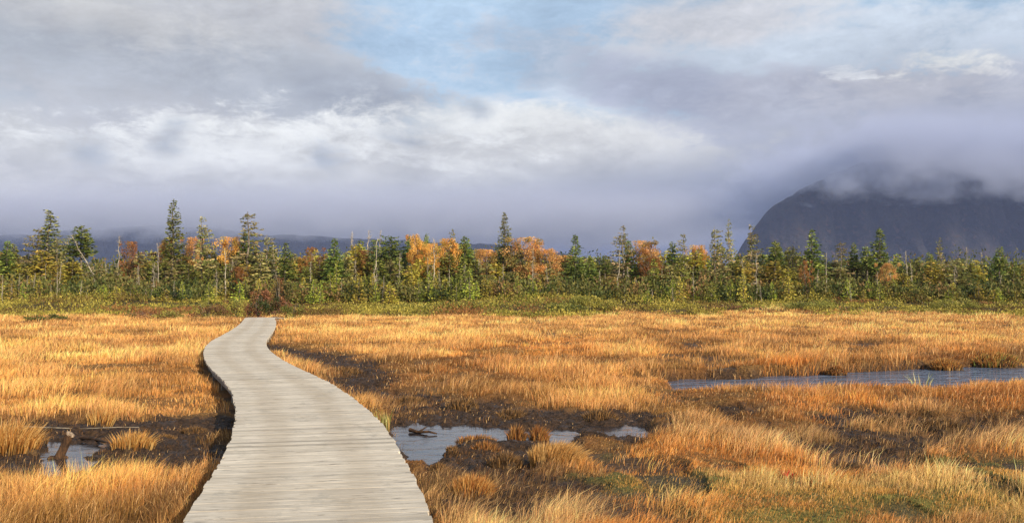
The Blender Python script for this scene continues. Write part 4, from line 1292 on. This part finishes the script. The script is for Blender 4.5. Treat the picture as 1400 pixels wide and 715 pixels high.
def h_under(X, Y, rr):
    base = 0.5 + 2.4 * fbm(X * .45, Y * .45, 301, 3) * sstep(89, 96, Y) + 3.6 * fbm(X * .9, Y * .5, 303, 3) * sstep(99, 106, Y)
    return base * (0.70 + .55 * rr.uniform(0, 1, len(X))), Y > 91 + 4 * fbm(X * .3, Y * 0, 302, 2)


leafmass('forest_undergrowth', 170000, 58, (91, 122), h_under, .30,
         [(0.05, 0.07, 0.018), (0.10, 0.125, 0.028), (0.20, 0.17, 0.05), (0.13, 0.16, 0.035), (0.26, 0.16, 0.06)], .35,
         'dense green undergrowth of the spruce wood', 'undergrowth', 61)


def h_heath(X, Y, rr):
    n = fbm(X * .22, Y * .35, 311, 4)
    h = 0.05 + 0.75 * sstep(.40, .66, n)
    e = 79 + (fbm(X * 0.10, X * 0 + 3, 12, 4) - 0.5) * 22
    e = e - 9 * sstep(.50, .62, fbm(X * .28, Y * .14, 313, 3))
    e = np.where(X < -6, 74 + (fbm(X * .15, X * 0, 13, 3) - .5) * 10, e)
    wd, _ = walk_dist(X, Y)
    return h * np.where(Y < e + 7, .6, 1) * (.7 + .6 * rr.uniform(0, 1, len(X))), (Y > e) & (wd > 1.3)


leafmass('heath_shrubs', 120000, 58, (70, 97), h_heath, .17,
         [(0.18, 0.12, 0.03), (0.33, 0.30, 0.05), (0.55, 0.46, 0.08), (0.32, 0.30, 0.05), (0.15, 0.16, 0.03), (0.34, 0.17, 0.05)], .22,
         'low yellow-green heath between the bog and the wood', 'heath', 62)


# ------------------------------------------------------------------ individual shrubs
def shrub(px, base, top, wpx, Y, cols, label, n=1500, leaf=.10, name='shrub', stems=9):
    x, zt = at_dist(px, top, Y); x = float(x); z0 = gz(x, Y); Hs = float(zt) - z0; R = wpx / 2 * Y / F
    rr = np.random.default_rng(int(px * 3 + base)); r2 = random.Random(int(px))
    root = empty(name, (x, Y, z0)); tag(root, label, 'shrub')
    m = MB()
    for _ in range(stems):
        a = r2.uniform(0, 6.28); e = (math.cos(a) * R * .7 * r2.random(), math.sin(a) * R * .4, Hs * r2.uniform(.6, 1.02))
        m.add(tube([(e[0] * .2, e[1] * .2, -.1), (e[0] * .6, e[1] * .6, e[2] * .5), e], [.03, .02, .006], 4, cap=False))
    link('stems', m.mesh('stems', m_trunk, False, False), root)
    nc = 22; th = rr.uniform(0, 6.28, nc); rad = np.sqrt(rr.uniform(0, 1, nc)) * .8
    cx_ = np.cos(th) * rad * R; cy_ = np.sin(th) * rad * R * .7
    cz = Hs * rr.uniform(.15, .82, nc) * np.sqrt(np.clip(1 - rad ** 2 * .75, 0, 1))
    ci = rr.integers(0, nc, n); off = rr.normal(0, 1, (n, 3)); off /= np.linalg.norm(off, axis=1, keepdims=True); off *= rr.uniform(.2, 1, (n, 1)) ** .6
    P = np.stack([cx_[ci] + off[:, 0] * R * .28, cy_[ci] + off[:, 1] * R * .25, np.clip(cz[ci] + off[:, 2] * Hs * .24, 0.0, Hs)], 1)
    cc = np.array(cols)[rr.integers(0, len(cols), nc)]; C = cc[ci] * rr.uniform(.6, 1.4, (n, 1))
    Dn = rr.normal(0, 1, (n, 3)); Dn[:, 2] = np.abs(Dn[:, 2]) + .4
    L = leaf * rr.uniform(.7, 1.6, n)
    V, Q, C = spray_quads(P, Dn, L, L * .5, np.clip(C, 0, 1), rr)
    link('foliage', mesh_np('foliage', V, [Q], m_shrub, C), root)


RB = [(0.22, 0.10, 0.05), (0.28, 0.13, 0.05), (0.14, 0.08, 0.035), (0.20, 0.15, 0.05)]
YG = [(0.26, 0.25, 0.05), (0.20, 0.20, 0.04), (0.32, 0.28, 0.06), (0.13, 0.14, 0.03)]
DG = [(0.04, 0.06, 0.015), (0.07, 0.09, 0.02)]
shrub(358, 433, 391, 40, 78, RB + [(0.34, 0.17, 0.08)], 'tall pinkish-brown shrub right behind the boardwalk end', 2400, .12)
shrub(384, 433, 372, 40, 84, RB + DG, 'tallest brown shrub, up against the spruce by the boardwalk end', 2400, .13)
shrub(352, 433, 405, 40, 70, DG + RB[:1], 'low dark green shrub closing off the boardwalk end', 1800, .10)
shrub(372, 433, 408, 30, 71.5, DG + RB[2:], 'low dark shrub at the right end of the boardwalk', 1500, .10)
shrub(283, 434, 413, 62, 68, RB + YG[:1], 'red-brown low shrub left of the boardwalk end', 2200, .09)
shrub(322, 433, 407, 44, 69, YG + RB[:1], 'yellow-green shrub between the red-brown one and the boardwalk end', 2000, .09)
shrub(398, 434, 412, 48, 68, YG + RB[:2], 'straw-green shrub just right of the boardwalk end', 2000, .09)
shrub(808, 430, 404, 100, 83, YG, 'biggest rounded yellow-green heath mound, in front of the cone-shaped spruce', 3600, .13)
shrub(770, 431, 414, 70, 80, YG + DG[1:], 'lower olive heath mound left of the biggest one', 2400, .12)
shrub(212, 434, 424, 90, 66, YG + RB, 'low olive bush lying in the grass left of the boardwalk end', 2200, .09)
shrub(62, 438, 430, 60, 62, YG[3:] + DG, 'low dark green bush lying in the far left grass', 1600, .08)
shrub(1100, 429, 411, 90, 84, YG, 'yellow-green heath mound below the bushy-topped spruce', 2600, .12)
shrub(1300, 425, 408, 84, 86, YG, 'yellow-green heath mound below the tufted spire', 2400, .12)
shrub(640, 428, 412, 90, 86, YG + DG[1:], 'wide olive heath mound below the slim spruce pair', 2600, .12)
shrub(560, 430, 416, 60, 84, YG, 'low olive heath mound below the brightest orange tree', 1800, .12)
shrub(1005, 428, 414, 60, 84, YG + RB[:1], 'low heath mound below the highest bare spire', 1800, .12)


# ------------------------------------------------------------------ mountains
def mountain(name, X0, X1, Y0, Y1, hf, mat, label, nx=260, ny=90):
    x = np.linspace(X0, X1, nx); y = np.linspace(Y0, Y1, ny)
    Xg, Yg = np.meshgrid(x, y); Hh = hf(Xg, Yg)
    V = np.stack([Xg, Yg, Hh], -1).reshape(-1, 3)
    i = np.arange(ny - 1)[:, None]; j = np.arange(nx - 1)[None]
    Q = np.stack([i * nx + j, i * nx + j + 1, (i + 1) * nx + j + 1, (i + 1) * nx + j], -1).reshape(-1, 4)
    o = link(name, mesh_np(name, V, [Q], mat, None, smooth=True)); tag(o, label, None, None, 'structure')


def mont_mat(name, a, b, c, sc=.012):
    m, t = new_mat(name)
    pos = t.node('ShaderNodeNewGeometry').outputs['Position']
    n = t.noise(t.mapping(pos, (1, .5, .6)), sc, 8, .65).outputs['Fac']; n2 = t.noise(pos, sc * 5, 5, .7).outputs['Fac']
    col = t.mix(t.mr(n, .35, .65), a, b); col = t.mix(t.mr(n2, .5, .7, 0, .7), col, c)
    principled(t, col, .95, bump(t, n2, 1.0, 25), .1)
    return m


def h_right(X, Y):
    px = (X - np.maximum(0, Y - 2850) * 0.42) / (2900 / F) + 700
    prof = np.interp(px, [985, 1000, 1012, 1030, 1046, 1080, 1150, 1250, 1400, 2000, 3000], [-10, 105, 150, 205, 245, 290, 350, 395, 430, 450, 320])
    front = 620 * sstep(2600, 3000, Y + 240 * (fbm(X * .006, Y * .001, 401, 4) - .5) * 2)
    g = (fbm(X * .014, Y * .003, 402, 4) - .5) * 70
    return np.minimum(prof + g * .5, front + g * sstep(2600, 2800, Y)) + (fbm(X * .03, Y * .03, 403, 3) - .5) * 14 - 8


m_m1 = mont_mat('mountain_forest', (0.012, 0.016, 0.022), (0.060, 0.056, 0.056), (0.12, 0.07, 0.05))
mountain('mountain', 500, 4200, 2550, 4200, h_right, m_m1, 'dark flat-topped mountain rising into cloud on the right', 420, 120)


def h_left(X, Y):
    px = X / (4300 / F) + 700
    prof = np.interp(px, [-900, -300, 0, 60, 130, 200, 280, 340, 420, 520, 620, 720, 830, 1000], [240, 245, 240, 245, 262, 275, 280, 255, 235, 225, 210, 180, 120, -10])
    front = 420 * sstep(3850, 4300, Y)
    return np.minimum(prof, front) + (fbm(X * .01, Y * .01, 411, 4) - .5) * 36 - 10


m_m2 = mont_mat('hill_forest', (0.022, 0.027, 0.032), (0.05, 0.05, 0.05), (0.06, 0.05, 0.045))
mountain('hills', -5600, 1100, 3800, 5600, h_left, m_m2, 'long dark blue ridge behind the left of the wood', 300, 60)


# ------------------------------------------------------------------ haze and the cloud sitting on the mountain
def box(name, x0, x1, y0, y1, z0, z1, mat):
    vs = [(x, y, z) for z in (z0, z1) for x, y in ((x0, y0), (x1, y0), (x1, y1), (x0, y1))]
    return link(name, mesh_np(name, vs, [np.array([(0, 3, 2, 1), (4, 5, 6, 7), (0, 1, 5, 4), (1, 2, 6, 5), (2, 3, 7, 6), (3, 0, 4, 7)])], mat))


HAZE = True; CLOUD = True
if HAZE:
    m, t = new_mat('haze_air')
    pv = t.node('ShaderNodeVolumePrincipled'); pv.inputs['Color'].default_value = (0.42, 0.53, 0.95, 1)
    pv.inputs['Density'].default_value = 0.00008; pv.inputs['Anisotropy'].default_value = 0.0
    o_ = t.node('ShaderNodeOutputMaterial'); t.l.new(pv.outputs[0], o_.inputs['Volume'])
    tag(box('haze', -9500, 9500, -9500, 9500, -3.0, 640, m), 'thin blue air haze', None, None, 'stuff')
if CLOUD:
    def cloud(name, x0, x1, y0, y1, z0, z1, zl, zh, col, dens, label, side=120):
        m, t = new_mat(name + '_vapour')
        pos = t.node('ShaderNodeNewGeometry').outputs['Position']
        s = t.node('ShaderNodeSeparateXYZ'); t.l.new(pos, s.inputs[0])
        n = t.noise(t.mapping(pos, (1, 1, 1.6)), .0070, 8, .68, .4).outputs['Fac']
        n_ = t.noise(t.mapping(pos, (1, 1, 1.3), (40, 9, 3)), .022, 6, .7, .2).outputs['Fac']
        zz = t.math('MULTIPLY_ADD', t.math('SUBTRACT', n, .5), 300.0, s.outputs[2])
        zz = t.math('MULTIPLY_ADD', t.math('SUBTRACT', n_, .5), 110.0, zz)
        xx = t.math('MULTIPLY_ADD', t.math('SUBTRACT', n, .5), 900.0, s.outputs[0])
        xx = t.math('MULTIPLY_ADD', t.math('SUBTRACT', n_, .5), 300.0, xx)
        f = t.mr(zz, zl, zh)
        f = t.math('MULTIPLY', f, t.mr(s.outputs[2], z1 - 5, z1 - 170))
        f = t.math('MULTIPLY', f, t.mr(n, .32, .60, .25, 1.3))
        f = t.math('MULTIPLY', f, t.math('MULTIPLY', t.mr(xx, x0 + 5 + side * .3, x0 + side), t.mr(xx, x1 - 5 - side * .3, x1 - side * 2)))
        f = t.math('MULTIPLY', f, t.math('MULTIPLY', t.mr(s.outputs[0], x0 + 2, x0 + 60), t.mr(s.outputs[0], x1 - 2, x1 - 60)))
        f = t.math('MULTIPLY', f, t.mr(s.outputs[1], y0 + 5, y0 + 150))
        pv = t.node('ShaderNodeVolumePrincipled'); pv.inputs['Color'].default_value = (*col, 1)
        t.l.new(t.math('MULTIPLY', f, dens), pv.inputs['Density']); pv.inputs['Anisotropy'].default_value = 0.0
        o_ = t.node('ShaderNodeOutputMaterial'); t.l.new(pv.outputs[0], o_.inputs['Volume'])
        tag(box(name, x0, x1, y0, y1, z0, z1, m), label, None, None, 'stuff')
    cloud('low_cloud', 640, 3600, 2350, 3700, 225, 500, 245, 325, (0.58, 0.64, 0.83), .014, 'low grey cloud wrapping the mountain top', 350)
    cloud('low_cloud', -6200, 1300, 3300, 5200, 185, 420, 190, 280, (0.60, 0.64, 0.78), .006, 'thin grey cloud lying along the left ridge', 500)

# ------------------------------------------------------------------ render settings
scene.render.engine = 'CYCLES'
cy = scene.cycles
cy.max_bounces = 5; cy.diffuse_bounces = 2; cy.glossy_bounces = 2; cy.transmission_bounces = 3; cy.volume_bounces = 2; cy.transparent_max_bounces = 4
cy.use_denoising = True
try: cy.denoiser = 'OPENIMAGEDENOISE'
except Exception: pass
cy.sample_clamp_indirect = 5
